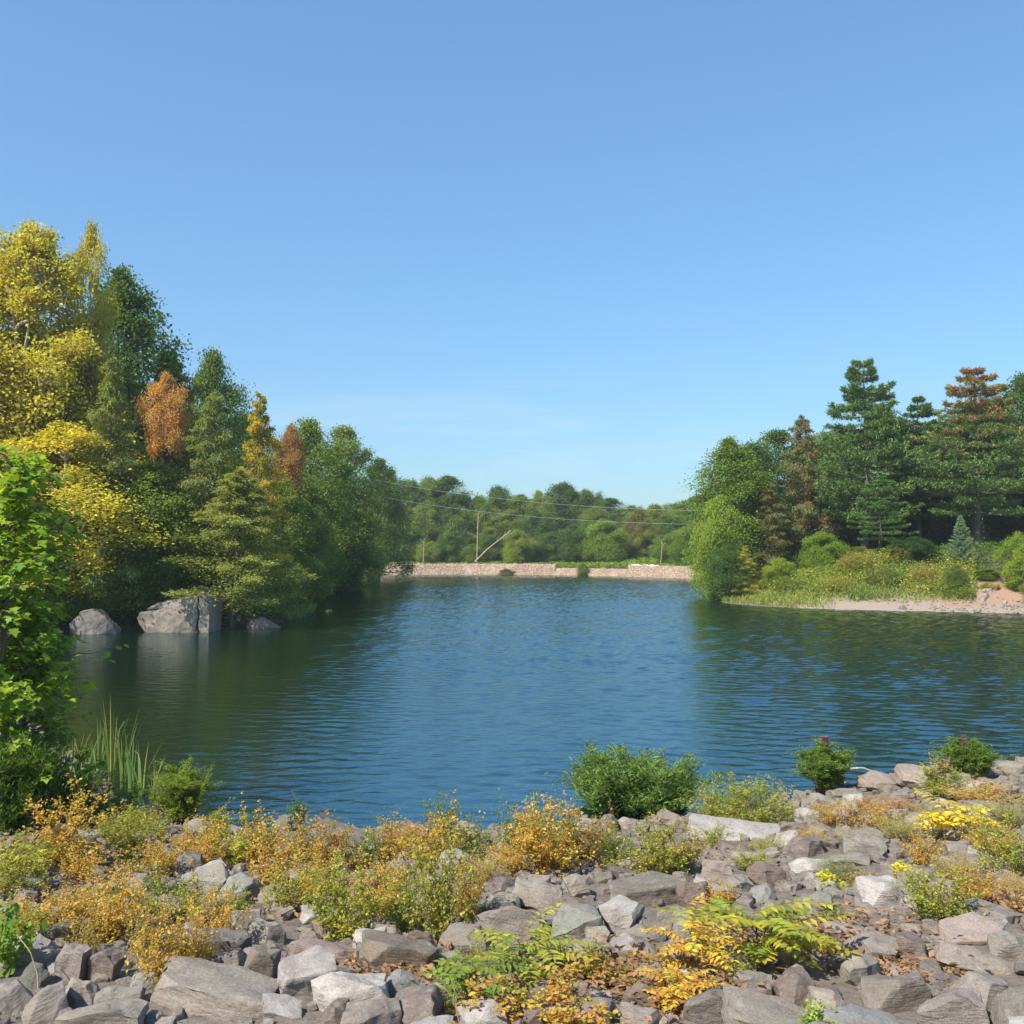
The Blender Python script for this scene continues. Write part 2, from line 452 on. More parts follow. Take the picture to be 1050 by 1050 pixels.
def pine(seed, Rc=0.30, z0=0.22, nw=15, nbr=5, brown=0.0, gap=0.12):
    """white pine: whorls of level branches that carry flat plates of needle tufts"""
    r = np.random.default_rng(seed); T = Acc(); A = Acc()
    n = 10; tz = np.linspace(-0.02, 0.985, n)
    tp = np.stack([np.cumsum(r.normal(0, .005, n)), np.cumsum(r.normal(0, .005, n)), tz], 1); tp[:2, :2] = 0
    T.add(*tube(tp, 0.0155 * (1 - tz * 0.9), 8))
    for w in range(nw):
        u = (w + r.uniform(-.25, .25)) / (nw - 1); u = min(max(u, 0), 1)
        z = z0 + (0.965 - z0) * u ** 0.92
        base = Rc * (max(1.03 - u, 0.02)) ** 0.62 * (0.78 + 0.22 * min(1, u * 4)) * r.uniform(0.8, 1.12)
        nb_ = nbr if u < 0.85 else 4
        a0 = r.random() * 6.28
        for j in range(nb_):
            if r.random() < gap: continue
            a = a0 + j * 6.283 / nb_ + r.normal(0, .22)
            Lb = base * r.uniform(0.62, 1.18)
            s0 = np.array([np.interp(z, tz, tp[:, 0]), np.interp(z, tz, tp[:, 1]), z])
            dr = np.array([math.cos(a), math.sin(a), 0]); sd = np.array([-dr[1], dr[0], 0])
            rise = Lb * (r.uniform(-0.02, 0.14) + 0.45 * max(u - 0.6, 0))
            e = s0 + dr * Lb + np.array([0, 0, rise])
            pts = bend(s0, e, -Lb * 0.05, 7, r, 0.003)
            pts[-1, 2] += Lb * 0.05
            T.add(*tube(pts, np.linspace(0.0045, 0.0012, 7), 5))
            nt_ = int(60 * (Lb / Rc) + 16)
            t = r.uniform(0.26, 1.0, nt_) ** 0.8
            idx = np.clip(t * 6, 0, 5.999); k = idx.astype(int); f = (idx - k)[:, None]
            C = pts[k] * (1 - f) + pts[k + 1] * f
            wd = 0.40 * Lb * np.sin(math.pi * np.clip(t * 0.8 + 0.1, 0, 1))
            side = r.uniform(-1, 1, nt_) * wd
            C = C + sd * side[:, None] - dr * (np.abs(side) * 0.35)[:, None] + np.array([0, 0, 1.0]) * (np.abs(side) * 0.06 + r.normal(0, 0.0035, nt_))[:, None]
            cl = r.random(nt_)
            nn = 15
            P = np.repeat(C, nn, 0) + r.normal(0, 0.004, (nt_ * nn, 3))
            m = len(P)
            out = np.repeat(unit(dr + sd * (side / max(Lb, 1e-6) * 2)[:, None]), nn, 0)
            D = unit(out * 0.9 + r.normal(0, .62, (m, 3)) + np.array([0, 0, 0.35]))
            N = unit(np.array([0, 0, 1.0]) + r.normal(0, .5, (m, 3)))
            L = 0.0185 * r.uniform(.7, 1.25, m)
            pb = float(sstep(0.25, 0.95, np.array(u))) * 0.85 * brown
            g = np.clip(np.repeat((r.random(nt_) < pb) * r.uniform(.55, 1.0, nt_), nn) + (1 - brown) * np.repeat(cl, nn) * .6 + r.normal(0, .12, m), 0, 1)
            A.add(*leaves(DIAMOND, P, D, N, L, L * .20, r, g, np.repeat(cl, nn)))
    return {'trunk': T.mesh('trunk_mesh', M['bark'], True), 'crown': A.mesh('crown_mesh', M['needle'])}


def spruce(seed, Rc=0.27, z0=0.03):
    r = np.random.default_rng(seed); T = Acc(); A = Acc()
    T.add(*tube(np.array([(0, 0, -0.03), (0, 0, 0.4), (0, 0, 0.98)]), [0.02, 0.012, 0.003], 7))
    nb = 120
    for i in range(nb):
        u = i / nb; z = z0 + 0.92 * u; a = i * 2.399
        Lb = Rc * (1.03 - u) ** 0.85 * r.uniform(.75, 1.15)
        s0 = np.array([0, 0, z]); e = s0 + np.array([math.cos(a) * Lb, math.sin(a) * Lb, Lb * r.uniform(0.1, 0.5)])
        pts = bend(s0, e, -Lb * 0.08, 5)
        T.add(*tube(pts, np.linspace(.005, .0015, 5), 4))
        m = int(420 * (Lb / Rc) + 60)
        t = r.uniform(0.1, 1.02, m); idx = np.clip(t * 4, 0, 3.999); k = idx.astype(int); f = (idx - k)[:, None]
        P = pts[k] * (1 - f) + pts[k + 1] * f
        sd = np.array([-math.sin(a), math.cos(a), 0]); s = r.uniform(-1, 1, m) * 0.28 * Lb * (1.05 - t)
        P = P + sd * s[:, None] + r.normal(0, .006, (m, 3))
        D = unit(unit(e - s0) + sd * np.sign(s)[:, None] * .6 + r.normal(0, .5, (m, 3)))
        N = unit(np.array([0, 0, 1.0]) + r.normal(0, .6, (m, 3)))
        A.add(*leaves(DIAMOND, P, D, N, 0.022 * r.uniform(.7, 1.2, m), 0.0055, r))
    return {'trunk': T.mesh('trunk_mesh', M['bark'], True), 'crown': A.mesh('crown_mesh', M['needle'])}


PROTO = {
    'round_a': deciduous(1), 'round_b': deciduous(2, 0.30), 'round_c': deciduous(3, 0.27, 0.08, prof_tall, 32),
    'round_d': deciduous(4, 0.29, 0.06, prof_round, 34), 'round_e': deciduous(5, 0.27, 0.07, prof_tall, 30),
    'open_a': deciduous(6, 0.27, 0.16, prof_tall, 38, 12, 95, 0.09, 0.0105, 'palebark', 0.35, 0.95),
    'open_b': deciduous(7, 0.28, 0.10, prof_round, 40, 12, 90, 0.09, 0.0105, 'palebark', 0.3, 0.95),
    'low_a': deciduous(8, 0.42, 0.04, prof_round, 26, 15, 105, 0.17, 0.021, 'bark', 0.3),
    'low_b': deciduous(9, 0.46, 0.02, prof_round, 28, 14, 105, 0.17, 0.021, 'bark', 0.3),
    'wide_a': deciduous(11, 0.40, 0.04, prof_round, 36, 12, 100, 0.145, 0.017), 'wide_b': deciduous(12, 0.38, 0.05, prof_tall, 36, 12, 100, 0.14, 0.017), 'wide_c': deciduous(13, 0.44, 0.03, prof_round, 40, 12, 95, 0.135, 0.017),
    'top_a': deciduous(10, 0.15, 0.64, prof_round, 18, 12, 110, 0.066, 0.0095, 'bark', 0.3),
    'feather_a': feathery(21), 'feather_b': feathery(22, 0.29, 70),
    'pine_a': pine(31, 0.33, 0.22, 17, 5, 0.0, 0.08), 'pine_b': pine(32, 0.36, 0.20, 17, 6, 1.0, 0.06), 'pine_c': pine(33, 0.30, 0.25, 14, 5, 0.2, 0.12),
    'spruce': spruce(41),
}
WIDTH = {k: (max(v.co.x for v in p['crown'].vertices) - min(v.co.x for v in p['crown'].vertices)) for k, p in PROTO.items()}

# leaf colours (linear)
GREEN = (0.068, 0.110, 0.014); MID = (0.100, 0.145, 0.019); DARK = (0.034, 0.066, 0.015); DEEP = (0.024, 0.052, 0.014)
OLIVE = (0.120, 0.140, 0.028); YG = (0.175, 0.195, 0.025); YEL = (0.285, 0.245, 0.042); GOLD = (0.50, 0.27, 0.03)
ORA = (0.35, 0.20, 0.07); RUST = (0.22, 0.15, 0.05); BRN = (0.13, 0.095, 0.035); PURP = (0.15, 0.10, 0.055); GREY = (0.115, 0.140, 0.052)
LIME = (0.115, 0.175, 0.018); BLUEG = (0.10, 0.155, 0.10); PINEG = (0.085, 0.135, 0.033); PINEL = (0.090, 0.150, 0.038); BRIGHT = (0.075, 0.13, 0.016)

TREES = []


def tree(kind, px, dist, top, wpx, c1, c2, label, cat='tree', name='broadleaf_tree', group=None, rot=None, lean=0.0):
    x, y = at(px, dist)
    z = max(gz(x, y), -0.3)
    H = ztop(top, dist) - z
    root = link(name, None, None, (x, y, z - 0.05))
    grow = 1.0
    if kind.startswith(('round', 'open')): grow = 1.9 if kind[0] == 'r' else 1.5
    if kind.startswith('feather'): grow = 1.25
    if kind.startswith('wide') or (kind.startswith('low') and dist > 170): grow = 1.3
    w = wpx * grow / FPX * dist / WIDTH[kind]
    root.scale = (w, w, H)
    root.rotation_euler = (0, lean, RNG.random() * 6.28 if rot is None else rot)
    tag(root, label, cat, group)
    t = link('trunk', PROTO[kind]['trunk'], root)
    c = link('crown', PROTO[kind]['crown'], root)
    c.color = (*c1, 1); c['leaf_tint'] = [float(v) for v in c2]
    TREES.append((root, px, dist, top))
    return root


# ------------------------------------------------------------------ ground + water
def axis(lo, hi, fine_lo, fine_hi, d, growth):
    a = list(np.arange(fine_lo, fine_hi + 1e-6, d))
    s = d
    while a[-1] < hi: s *= growth; a.append(min(a[-1] + s, hi))
    s = d
    while a[0] > lo: s *= growth; a.insert(0, max(a[0] - s, lo))
    return np.array(a)


def build_ground():
    xs = axis(-1500, 1500, -32, 42, 0.45, 1.10)
    ys = axis(-300, 2200, -4, 32, 0.40, 1.035)
    X, Y = np.meshgrid(xs, ys)
    Z = height(X, Y)
    V = np.stack([X, Y, Z], -1).reshape(-1, 3)
    nx, ny = len(xs), len(ys)
    i = np.arange(ny - 1)[:, None] * nx; j = np.arange(nx - 1)[None]
    F = np.stack([i + j, i + j + 1, i + nx + j + 1, i + nx + j], -1).reshape(-1, 4)
    me = mesh_np('ground_mesh', V, F, M['ground'], None, True)
    s = sdist(X, Y).ravel(); x = X.ravel(); y = Y.ravel()
    zone = np.zeros((len(V), 4), np.float32); zone[:, 3] = 1
    zone[:, 0] = 1 - sstep(36, 44, y)                                                   # riprap bank soil
    zone[:, 0] = np.maximum(zone[:, 0], (s < 1.5) & (y > 40) & (x > 10))
    bx0, _ = at(838, 66); bx1, _ = at(940, 66)
    zone[:, 1] = ((x > bx0) & (x < bx1 + 14) & (s < 3.6) & (y > 50) & (y < 90)) * 1.0
    rx0, _ = at(978, 66); rx1, _ = at(1050, 66)
    zone[:, 2] = ((x > rx0) & (x < rx1 + 3) & (s > 2.2) & (s < 8) & (y > 50) & (y < 90)) * 1.0
    ca = me.color_attributes.new('Zone', 'FLOAT_COLOR', 'POINT'); ca.data.foreach_set('color', zone.ravel())
    return tag(link('ground', me), kind='structure')


build_ground()
wp = SHORE.copy()
def build_water():
    r = np.random.default_rng(5)
    xs = np.concatenate([np.arange(-33, 40, 0.10), np.arange(40, 92, 0.4)]); ys = np.concatenate([np.arange(11, 40, 0.06), np.arange(40, 80, 0.09), np.arange(80, 178, 0.14)])
    X, Y = np.meshgrid(xs.astype(np.float32), ys.astype(np.float32))
    Z = np.zeros_like(X)
    calm = 0.9 + 0.28 * wob(X, Y, 0.07, 3.0) + 0.14 * wob(X, Y, 0.23, 1.0)
    calm = calm * (0.42 + 0.58 * sstep(-9, 0, X + 0.10 * (Y - 20)))
    calm = calm * (0.88 + 0.55 * sstep(25, 80, Y))
    n = 64
    for i in range(n):
        lam = 0.18 * (0.80 / 0.18) ** r.random()
        th = r.normal(0, 0.42) + math.pi / 2
        sl_ = WAVE * math.sqrt(2.0 / n) * r.uniform(0.6, 1.4)
        k = 2 * math.pi / lam
        Z += (sl_ / k) * np.sin(k * (X * math.cos(th) + Y * math.sin(th)) + r.random() * 6.28 + 0.7 * wob(X, Y, 0.35 / lam ** 0.5, i * 1.0))
    Z *= calm
    V = np.stack([X, Y, Z], -1).reshape(-1, 3); nx, ny = len(xs), len(ys)
    i = np.arange(ny - 1)[:, None] * nx; j = np.arange(nx - 1)[None]
    F = np.stack([i + j, i + j + 1, i + nx + j + 1, i + nx + j], -1).reshape(-1, 4)
    tag(link('lake_water', mesh_np('lake_water_mesh', V, F, M['water'], None, True)), kind='structure')


WAVE = 0.096
HAZE = 0.00035
build_water()

# ------------------------------------------------------------------ dam wall
def dam_mat():
    m, nt, out = new_mat('dam_stone'); g = NT(nt)
    ge = g.n('ShaderNodeNewGeometry'); pos = ge.outputs['Position']
    vo = g.n('ShaderNodeTexVoronoi'); vo.inputs['Scale'].default_value = 3.2; g.l(pos, vo.inputs['Vector'])
    sepv = g.n('ShaderNodeSeparateColor'); g.l(vo.outputs['Color'], sepv.inputs[0])
    c = g.mix(sepv.outputs[0], (0.33, 0.22, 0.135), (0.41, 0.295, 0.19))
    c = g.mix(g.ramp(vo.outputs['Distance'], 0.30, 0.50, 0, 0.7), c, (0.16, 0.10, 0.08))
    n1 = g.noise(pos, 0.5, 5, 0.6); c = g.mix(g.ramp(n1, 0.5, 0.7, 0, 0.5), c, (0.42, 0.36, 0.27))
    p = g.n('ShaderNodeBsdfPrincipled'); p.inputs['Roughness'].default_value = 0.9; g.l(c, p.inputs['Base Color'])
    b = g.n('ShaderNodeBump'); b.inputs['Strength'].default_value = 0.8; b.inputs['Distance'].default_value = 0.15; b.invert = True
    g.l(vo.outputs['Distance'], b.inputs['Height']); g.l(b.outputs[0], p.inputs['Normal']); g.l(p.outputs[0], out.inputs[0])
    return m


M['dam'] = dam_mat()
M['cap'] = simple_mat('pale_concrete', (0.42, 0.35, 0.28), (0.60, 0.53, 0.45), 1.5)


def dam_strip(pts, h, thick, batter, seed, y_off=0.0, z0=-1.0):
    """a battered rubble wall along a line of points, its face roughened"""
    pts = np.asarray(pts, float)
    seg = np.concatenate([[0], np.cumsum(np.linalg.norm(np.diff(pts, axis=0), axis=1))])
    n = max(int(seg[-1] / 0.35), 2)
    s = np.linspace(0, seg[-1], n)
    P = np.stack([np.interp(s, seg, pts[:, 0]), np.interp(s, seg, pts[:, 1])], 1)
    t = unit(np.gradient(P, axis=0)); nrm = np.stack([t[:, 1], -t[:, 0]], 1)
    if nrm[:, 1].mean() > 0: nrm = -nrm
    r = np.random.default_rng(seed)
    top = h + 0.10 * r.normal(0, 1, n) * 0.5
    rows = [(batter + 0.45, z0), (batter * 0.75 + 0.15, 0.15), (batter * 0.5, 0.4), (batter * 0.25, 0.75), (0.0, 1.0), (-thick * .5, 1.0), (-thick, 0.98), (-thick - 0.3, z0)]
    V = []
    for k, (o, f) in enumerate(rows):
        z = np.full(n, z0) if f == z0 else f * top
        jit = r.normal(0, 0.06, (n, 1)) if 0 < k < 5 else 0
        q = P + nrm * (o + jit)
        V.append(np.concatenate([q, (z + (r.normal(0, .04, n) if 0 < k < 5 else 0))[:, None]], 1))
    V = np.concatenate(V)
    m = len(rows)
    i = np.arange(m - 1)[:, None] * n; j = np.arange(n - 1)[None]
    F = np.stack([i + j, i + j + 1, i + n + j + 1, i + n + j], -1).reshape(-1, 4)
    caps = [np.array([[k * n for k in range(m)], [k * n + n - 1 for k in range(m)][::-1]])]
    return V, [F] + caps


dam = tag(link('stone_dam', None, None, (0, 166, 0)), 'long low pinkish rubble dam wall along the far end of the lake', 'dam')
def dam_part(name, pts, h, th, ba, seed, mat='dam'):
    V, F = dam_strip(pts, h, th, ba, seed); V = V - np.array([0, 166, 0])
    return link(name, mesh_np(name + '_mesh', V, F, M[mat]), dam)
dam_part('wall_section', [(-27, 163.5), (-23, 166.2), (-8, 168), (7.4, 165.2)], 1.85, 1.6, 0.9, 1)
dam_part('spillway', [(7.5, 164.9), (18.4, 155.4)], 1.15, 1.6, 0.8, 2)['label'] = 'lower middle stretch of the dam wall'
dam_part('wall_section', [(18.5, 155.3), (25.4, 146.2), (30.5, 136.5), (33.5, 125)], 1.75, 1.6, 0.9, 3)
V, F = dam_strip([(18.45, 155.6), (22.4, 150.6)], 1.55, 0.5, 0.05, 5); V = V - np.array([0, 166, 0]) + np.array([0.2, 0.4, 0.35])
link('end_block', mesh_np('end_block_mesh', V, F, M['cap']), dam)

# ------------------------------------------------------------------ rocks
def rock_mesh(seed, dims=(1, 0.75, 0.55), cuts=10, rough=1.0, bev=0.018, name='rock_mesh', pts=None, mat='rock', maxe=0.085):
    r = np.random.default_rng(seed)
    bm = bmesh.new()
    if pts is not None:
        vs = [bm.verts.new(p) for p in pts]
        bmesh.ops.convex_hull(bm, input=vs)
        bmesh.ops.delete(bm, geom=[v for v in bm.verts if not v.link_faces], context='VERTS')
        bmesh.ops.dissolve_limit(bm, angle_limit=R(6), verts=bm.verts, edges=bm.edges)
    else:
        bmesh.ops.create_cube(bm, size=1.0)
        for _ in range(cuts):
            nv = unit(r.normal(0, 1, 3)); nv[2] *= 0.8; nv = unit(nv)
            sup = 0.5 * np.abs(nv).sum()
            dist = r.uniform(0.52, 0.80) * sup if r.random() < 0.75 else r.uniform(0.42, 0.55) * sup
            res = bmesh.ops.bisect_plane(bm, geom=bm.verts[:] + bm.edges[:] + bm.faces[:], plane_co=Vector(nv * dist), plane_no=Vector(nv), clear_outer=True)
            ed = [e for e in res['geom_cut'] if isinstance(e, bmesh.types.BMEdge)]
            if ed: bmesh.ops.edgenet_fill(bm, edges=ed)
        for v in bm.verts: v.co = Vector((v.co.x * dims[0], v.co.y * dims[1], v.co.z * dims[2]))
    bmesh.ops.remove_doubles(bm, verts=bm.verts, dist=0.02)
    bmesh.ops.bevel(bm, geom=bm.edges[:], offset=bev * r.uniform(0.7, 1.5), segments=2, profile=0.6, affect='EDGES', clamp_overlap=True)
    bmesh.ops.triangulate(bm, faces=bm.faces[:])
    for _ in range(4):
        le = [e for e in bm.edges if e.calc_length() > maxe]
        if not le: break
        bmesh.ops.subdivide_edges(bm, edges=le, cuts=1)
        bmesh.ops.triangulate(bm, faces=[f for f in bm.faces if len(f.verts) > 3])
    bm.normal_update()
    o = Vector(r.uniform(-50, 50, 3))
    ax = Vector(unit(r.normal(0, 1, 3)))
    for v in bm.verts:
        p = v.co
        d = 0.055 * mnoise.noise(p * 1.9 + o) + 0.035 * mnoise.noise(p * 4.3 + o) + 0.013 * mnoise.noise(p * 11 + o)
        d += 0.020 * (abs(mnoise.noise(Vector((p.dot(ax) * 9, p.x * 1.2, p.y * 1.2)) + o)) - 0.2)
        v.co = p + v.normal * d * rough
    zmin = min(v.co.z for v in bm.verts); 
    me = bpy.data.meshes.new(name); bm.normal_update(); bm.to_mesh(me); bm.free()
    me.polygons.foreach_set('use_smooth', np.ones(len(me.polygons), bool))
    me.set_sharp_from_angle(angle=R(32))
    me.materials.append(M[mat])
    return me


ROCKS = {
    'block': [rock_mesh(100 + i, (1, 0.85, 0.72), 9) for i in range(6)],
    'slab': [rock_mesh(120 + i, (1, 0.7, 0.34), 7) for i in range(4)],
    'wedge': [rock_mesh(140 + i, (1, 0.8, 0.62), 13) for i in range(6)],
    'chunk': [rock_mesh(160 + i, (1, 0.9, 0.8), 15) for i in range(4)],
}
TONE = {'grey': (0.268, 0.236, 0.198), 'brown': (0.175, 0.138, 0.108), 'pale': (0.40, 0.375, 0.34), 'bluish': (0.25, 0.25, 0.23), 'pinkish': (0.335, 0.275, 0.225), 'dark': (0.135, 0.118, 0.105)}
# (px, py, width px, height px, tone, shape) of the rocks the photograph shows plainest
HAND = [
    (36, 888, 48, 28, 'grey', 'slab'), (218, 908, 48, 34, 'grey', 'block'), (246, 922, 26, 20, 'brown', 'wedge'), (246, 940, 46, 22, 'grey', 'slab'), (283, 920, 42, 26, 'grey', 'wedge'),
    (273, 958, 42, 34, 'grey', 'wedge'), (340, 974, 92, 26, 'pinkish', 'slab'), (268, 985, 36, 36, 'brown', 'block'), (310, 998, 66, 46, 'pale', 'wedge'),
    (220, 1016, 140, 44, 'grey', 'slab'), (288, 1036, 46, 24, 'pale', 'slab'), (360, 1018, 84, 42, 'pale', 'wedge'), (340, 1040, 34, 38, 'brown', 'block'),
    (74, 984, 36, 44, 'grey', 'wedge'), (104, 988, 40, 44, 'brown', 'wedge'), (84, 1018, 38, 32, 'pinkish', 'block'), (122, 1020, 54, 30, 'grey', 'slab'), (50, 1030, 46, 46, 'grey', 'chunk'),
    (102, 1046, 92, 36, 'grey', 'wedge'), (14, 1024, 44, 36, 'grey', 'block'), (20, 984, 46, 30, 'grey', 'wedge'), (164, 924, 54, 28, 'grey', 'slab'), (64, 938, 36, 28, 'pale', 'chunk'), (34, 1000, 34, 26, 'dark', 'block'),
    (416, 976, 90, 48, 'brown', 'wedge'), (432, 1038, 54, 44, 'brown', 'block'), (513, 926, 42, 26, 'pinkish', 'block'), (552, 916, 58, 40, 'grey', 'slab'), (520, 948, 74, 46, 'grey', 'wedge'),
    (594, 946, 64, 40, 'bluish', 'wedge'), (636, 936, 48, 38, 'pale', 'chunk'), (650, 957, 42, 24, 'grey', 'slab'), (644, 973, 38, 30, 'pale', 'chunk'), (656, 912, 82, 34, 'brown', 'wedge'), (594, 908, 36, 30, 'pinkish', 'chunk'),
    (600, 976, 34, 34, 'grey', 'block'), (618, 980, 26, 28, 'brown', 'wedge'), (606, 1038, 62, 34, 'grey', 'wedge'), (410, 895, 30, 24, 'pinkish', 'chunk'), (400, 906, 24, 18, 'pale', 'wedge'),
    (621, 848, 26, 34, 'dark', 'block'), (641, 846, 28, 20, 'pinkish', 'chunk'), (758, 851, 112, 18, 'pale', 'slab'), (828, 838, 34, 22, 'pale', 'block'), (816, 850, 36, 14, 'brown', 'chunk'),
    (808, 861, 38, 20, 'pale', 'wedge'), (756, 869, 42, 18, 'brown', 'slab'), (733, 889, 34, 26, 'pinkish', 'chunk'), (714, 914, 38, 34, 'brown', 'wedge'), (752, 911, 48, 24, 'grey', 'wedge'), (786, 896, 44, 24, 'brown', 'wedge'),
    (830, 886, 46, 22, 'pale', 'slab'), (870, 881, 46, 20, 'grey', 'slab'), (907, 912, 60, 42, 'pale', 'block'), (832, 925, 48, 24, 'bluish', 'slab'), (945, 842, 36, 28, 'grey', 'block'), (922, 836, 30, 24, 'pinkish', 'wedge'),
    (1022, 836, 48, 28, 'grey', 'block'), (895, 972, 62, 40, 'grey', 'wedge'), (938, 975, 42, 40, 'brown', 'chunk'), (884, 992, 46, 40, 'grey', 'wedge'), (915, 1018, 76, 42, 'brown', 'block'),
    (990, 958, 68, 30, 'pinkish', 'wedge'), (1034, 970, 42, 32, 'grey', 'block'), (1004, 986, 92, 24, 'pinkish', 'slab'), (958, 999, 44, 30, 'dark', 'wedge'), (1004, 1016, 62, 44, 'grey', 'wedge'), (1038, 1032, 46, 50, 'grey', 'block'),
    (976, 1038, 74, 48, 'grey', 'wedge'), (816, 1012, 46, 46, 'brown', 'chunk'), (772, 1006, 44, 30, 'grey', 'block'), (726, 1032, 54, 42, 'brown', 'wedge'), (792, 1047, 112, 26, 'grey', 'slab'), (847, 1030, 44, 28, 'pinkish', 'block'),
    (892, 1046, 112, 22, 'bluish', 'slab'), (1024, 906, 32, 18, 'dark', 'wedge'), (908, 802, 62, 18, 'pinkish', 'wedge'), (952, 800, 50, 18, 'pinkish', 'block'), (1000, 792, 54, 18, 'pinkish', 'wedge'), (1042, 786, 44, 18, 'pinkish', 'block'),
    (862, 812, 34, 14, 'grey', 'slab'), (160, 850, 26, 20, 'bluish', 'chunk'), (200, 848, 30, 18, 'grey', 'chunk'), (235, 853, 22, 12, 'pinkish', 'chunk'), (350, 852, 60, 16, 'brown', 'slab'), (480, 850, 40, 16, 'pinkish', 'block'),
    (545, 842, 30, 14, 'pinkish', 'chunk'), (690, 840, 34, 14, 'pinkish', 'wedge'), (560, 985, 40, 28, 'brown', 'block'), (690, 985, 34, 30, 'grey', 'wedge'), (700, 960, 30, 26, 'grey', 'block'), (660, 1020, 44, 34, 'brown', 'block'), (560, 1040, 50, 30, 'brown', 'wedge'),
    (500, 1025, 44, 30, 'grey', 'chunk'), (160, 975, 44, 28, 'grey', 'wedge'), (190, 985, 34, 22, 'bluish', 'slab'), (240, 985, 30, 26, 'grey', 'wedge'), (985, 870, 34, 20, 'grey', 'wedge'), (1010, 860, 30, 18, 'pale', 'slab'), (770, 940, 40, 24, 'brown', 'wedge'), (865, 955, 38, 22, 'pinkish', 'slab'),
]
LIST = []      # x, y, width, height, tone, shape, rot, tilt
for px, py, w, h, tone, shape in HAND:
    x, y, z = hit(px, py + 0.36 * h)
    W = w / FPX * y
    Hh = h / FPX * y * (0.86 if shape != 'slab' else 0.8)
    LIST.append([x, y, W * 0.92, Hh * 1.10, tone, shape, True])
grid = {}
def _cell(x, y): return (int(math.floor(x / 0.8)), int(math.floor(y / 0.8)))
for e in LIST: grid.setdefault(_cell(e[0], e[1]), []).append(e)
tones = ['grey', 'grey', 'grey', 'brown', 'brown', 'pinkish', 'pale', 'bluish', 'dark', 'pinkish']
for it in range(14000):
    y = math.sqrt(RNG.uniform(3.6 ** 2, 24 ** 2)); x = RNG.uniform(-0.66, 0.66) * y
    if y > 8 and RNG.random() < 0.35: continue
    W = float(np.clip(RNG.lognormal(math.log(0.20), 0.42), 0.10, 0.46)) * (0.85 if it > 3500 else 1.15)
    if it > 9000: W *= 0.72
    cx_, cy_ = _cell(x, y); ok = True
    for a in (-1, 0, 1):
        for b in (-1, 0, 1):
            for e in grid.get((cx_ + a, cy_ + b), ()):
                if (e[0] - x) ** 2 + ((e[1] - y) * 1.05) ** 2 < (0.40 * (W + e[2])) ** 2: ok = False; break
            if not ok: break
        if not ok: break
    if not ok: continue
    s = float(sdist(np.array([x]), np.array([y]))[0])
    if s < -0.1: continue
    shape = ['block', 'wedge', 'wedge', 'slab', 'chunk'][RNG.integers(5)]
    tone = tones[RNG.integers(len(tones))]
    if s < 0.35: tone = ['brown', 'dark'][RNG.integers(2)]
    elif s < 1.0: tone = ['pinkish', 'brown', 'pinkish', 'grey'][RNG.integers(4)]
    asp = {'slab': 0.36, 'block': 0.66, 'wedge': 0.58, 'chunk': 0.72}[shape] * RNG.uniform(0.85, 1.15)
    e = [x, y, W, W * asp, tone, shape, False]
    LIST.append(e); grid.setdefault((cx_, cy_), []).append(e)


def in_view(x, y, m=0.0):
    return y > 1 and abs(x) < (0.525 + m) * y and (gz(x, y) - CAM[2]) / y > -0.50


LIST.sort(key=lambda e: -(e[2] / e[1] + (10 if e[6] else 0)) if in_view(e[0], e[1], 0.01) else 100 + e[1])
IND = [e for e in LIST if in_view(e[0], e[1], 0.01)][:300]
REST = [e for e in LIST if not any(e is q for q in IND)]
ROCK_OBJ = []
for e in IND:
    x, y, W, Hh, tone, shape, hand = e
    me = ROCKS[shape][RNG.integers(len(ROCKS[shape]))]
    dim = np.ptp(np.array([v.co[:] for v in me.vertices]), axis=0)
    o = link('riprap_rock', me, None, (x, y, gz(x, y) + Hh * (0.22 if hand else 0.17)))
    rz = (RNG.uniform(-0.35, 0.35) + (math.pi if RNG.random() < 0.5 else 0)) if hand else RNG.uniform(0, 6.28)
    o.rotation_euler = (RNG.normal(0, 0.16) + R(6), RNG.normal(0, 0.16), rz)
    s = W / dim[0]
    o.scale = (s, s * RNG.uniform(0.9, 1.15), Hh / dim[2] * RNG.uniform(0.95, 1.1))
    c = np.array(TONE[tone]) * RNG.uniform(0.85, 1.15) + RNG.normal(0, 0.006, 3)
    o.color = (*np.clip(c, 0.03, 0.7), 1)
    ROCK_OBJ.append((o, e))

A = Acc()
def add_stone(x, y, W, Hh, shape, sink=0.17):
    me = ROCKS[shape][RNG.integers(len(ROCKS[shape]))]
    co = np.empty(len(me.vertices) * 3, np.float32); me.vertices.foreach_get('co', co); co = co.reshape(-1, 3)
    idx = np.empty(len(me.loops), np.int32); me.loops.foreach_get('vertex_index', idx)
    dim = np.ptp(co, axis=0)
    S = co / dim * np.array([W, W * 0.8, Hh])
    Rm = np.array(Matrix.Rotation(RNG.uniform(0, 6.28), 3, 'Z') @ Matrix.Rotation(RNG.normal(0, 0.25), 3, 'X'))
    S = S @ Rm.T + np.array([x, y, gz(x, y) + Hh * sink])
    A.add(S, idx.reshape(-1, 3))
for e in REST: add_stone(e[0], e[1], e[2], e[3], e[5])
LOW = {k: [rock_mesh(300 + 10 * i + j, (1, .85, .6), 7, 0.8, 0.03, maxe=0.4) for j in range(3)] for i, k in enumerate(('pebble',))}
ROCKS['pebble'] = LOW['pebble']
for _ in range(2600):
    y = math.sqrt(RNG.uniform(3.6 ** 2, 21 ** 2)); x = RNG.uniform(-0.66, 0.66) * y
    if sdist(np.array([x]), np.array([y]))[0] < -0.3: continue
    W = RNG.uniform(0.05, 0.15); add_stone(x, y, W, W * 0.6, 'pebble', 0.3)
st = link('riprap_stones', A.mesh('riprap_stones_mesh', M['rock'], True)); st.color = (0.20, 0.172, 0.148, 1)
st.data.set_sharp_from_angle(angle=R(32))
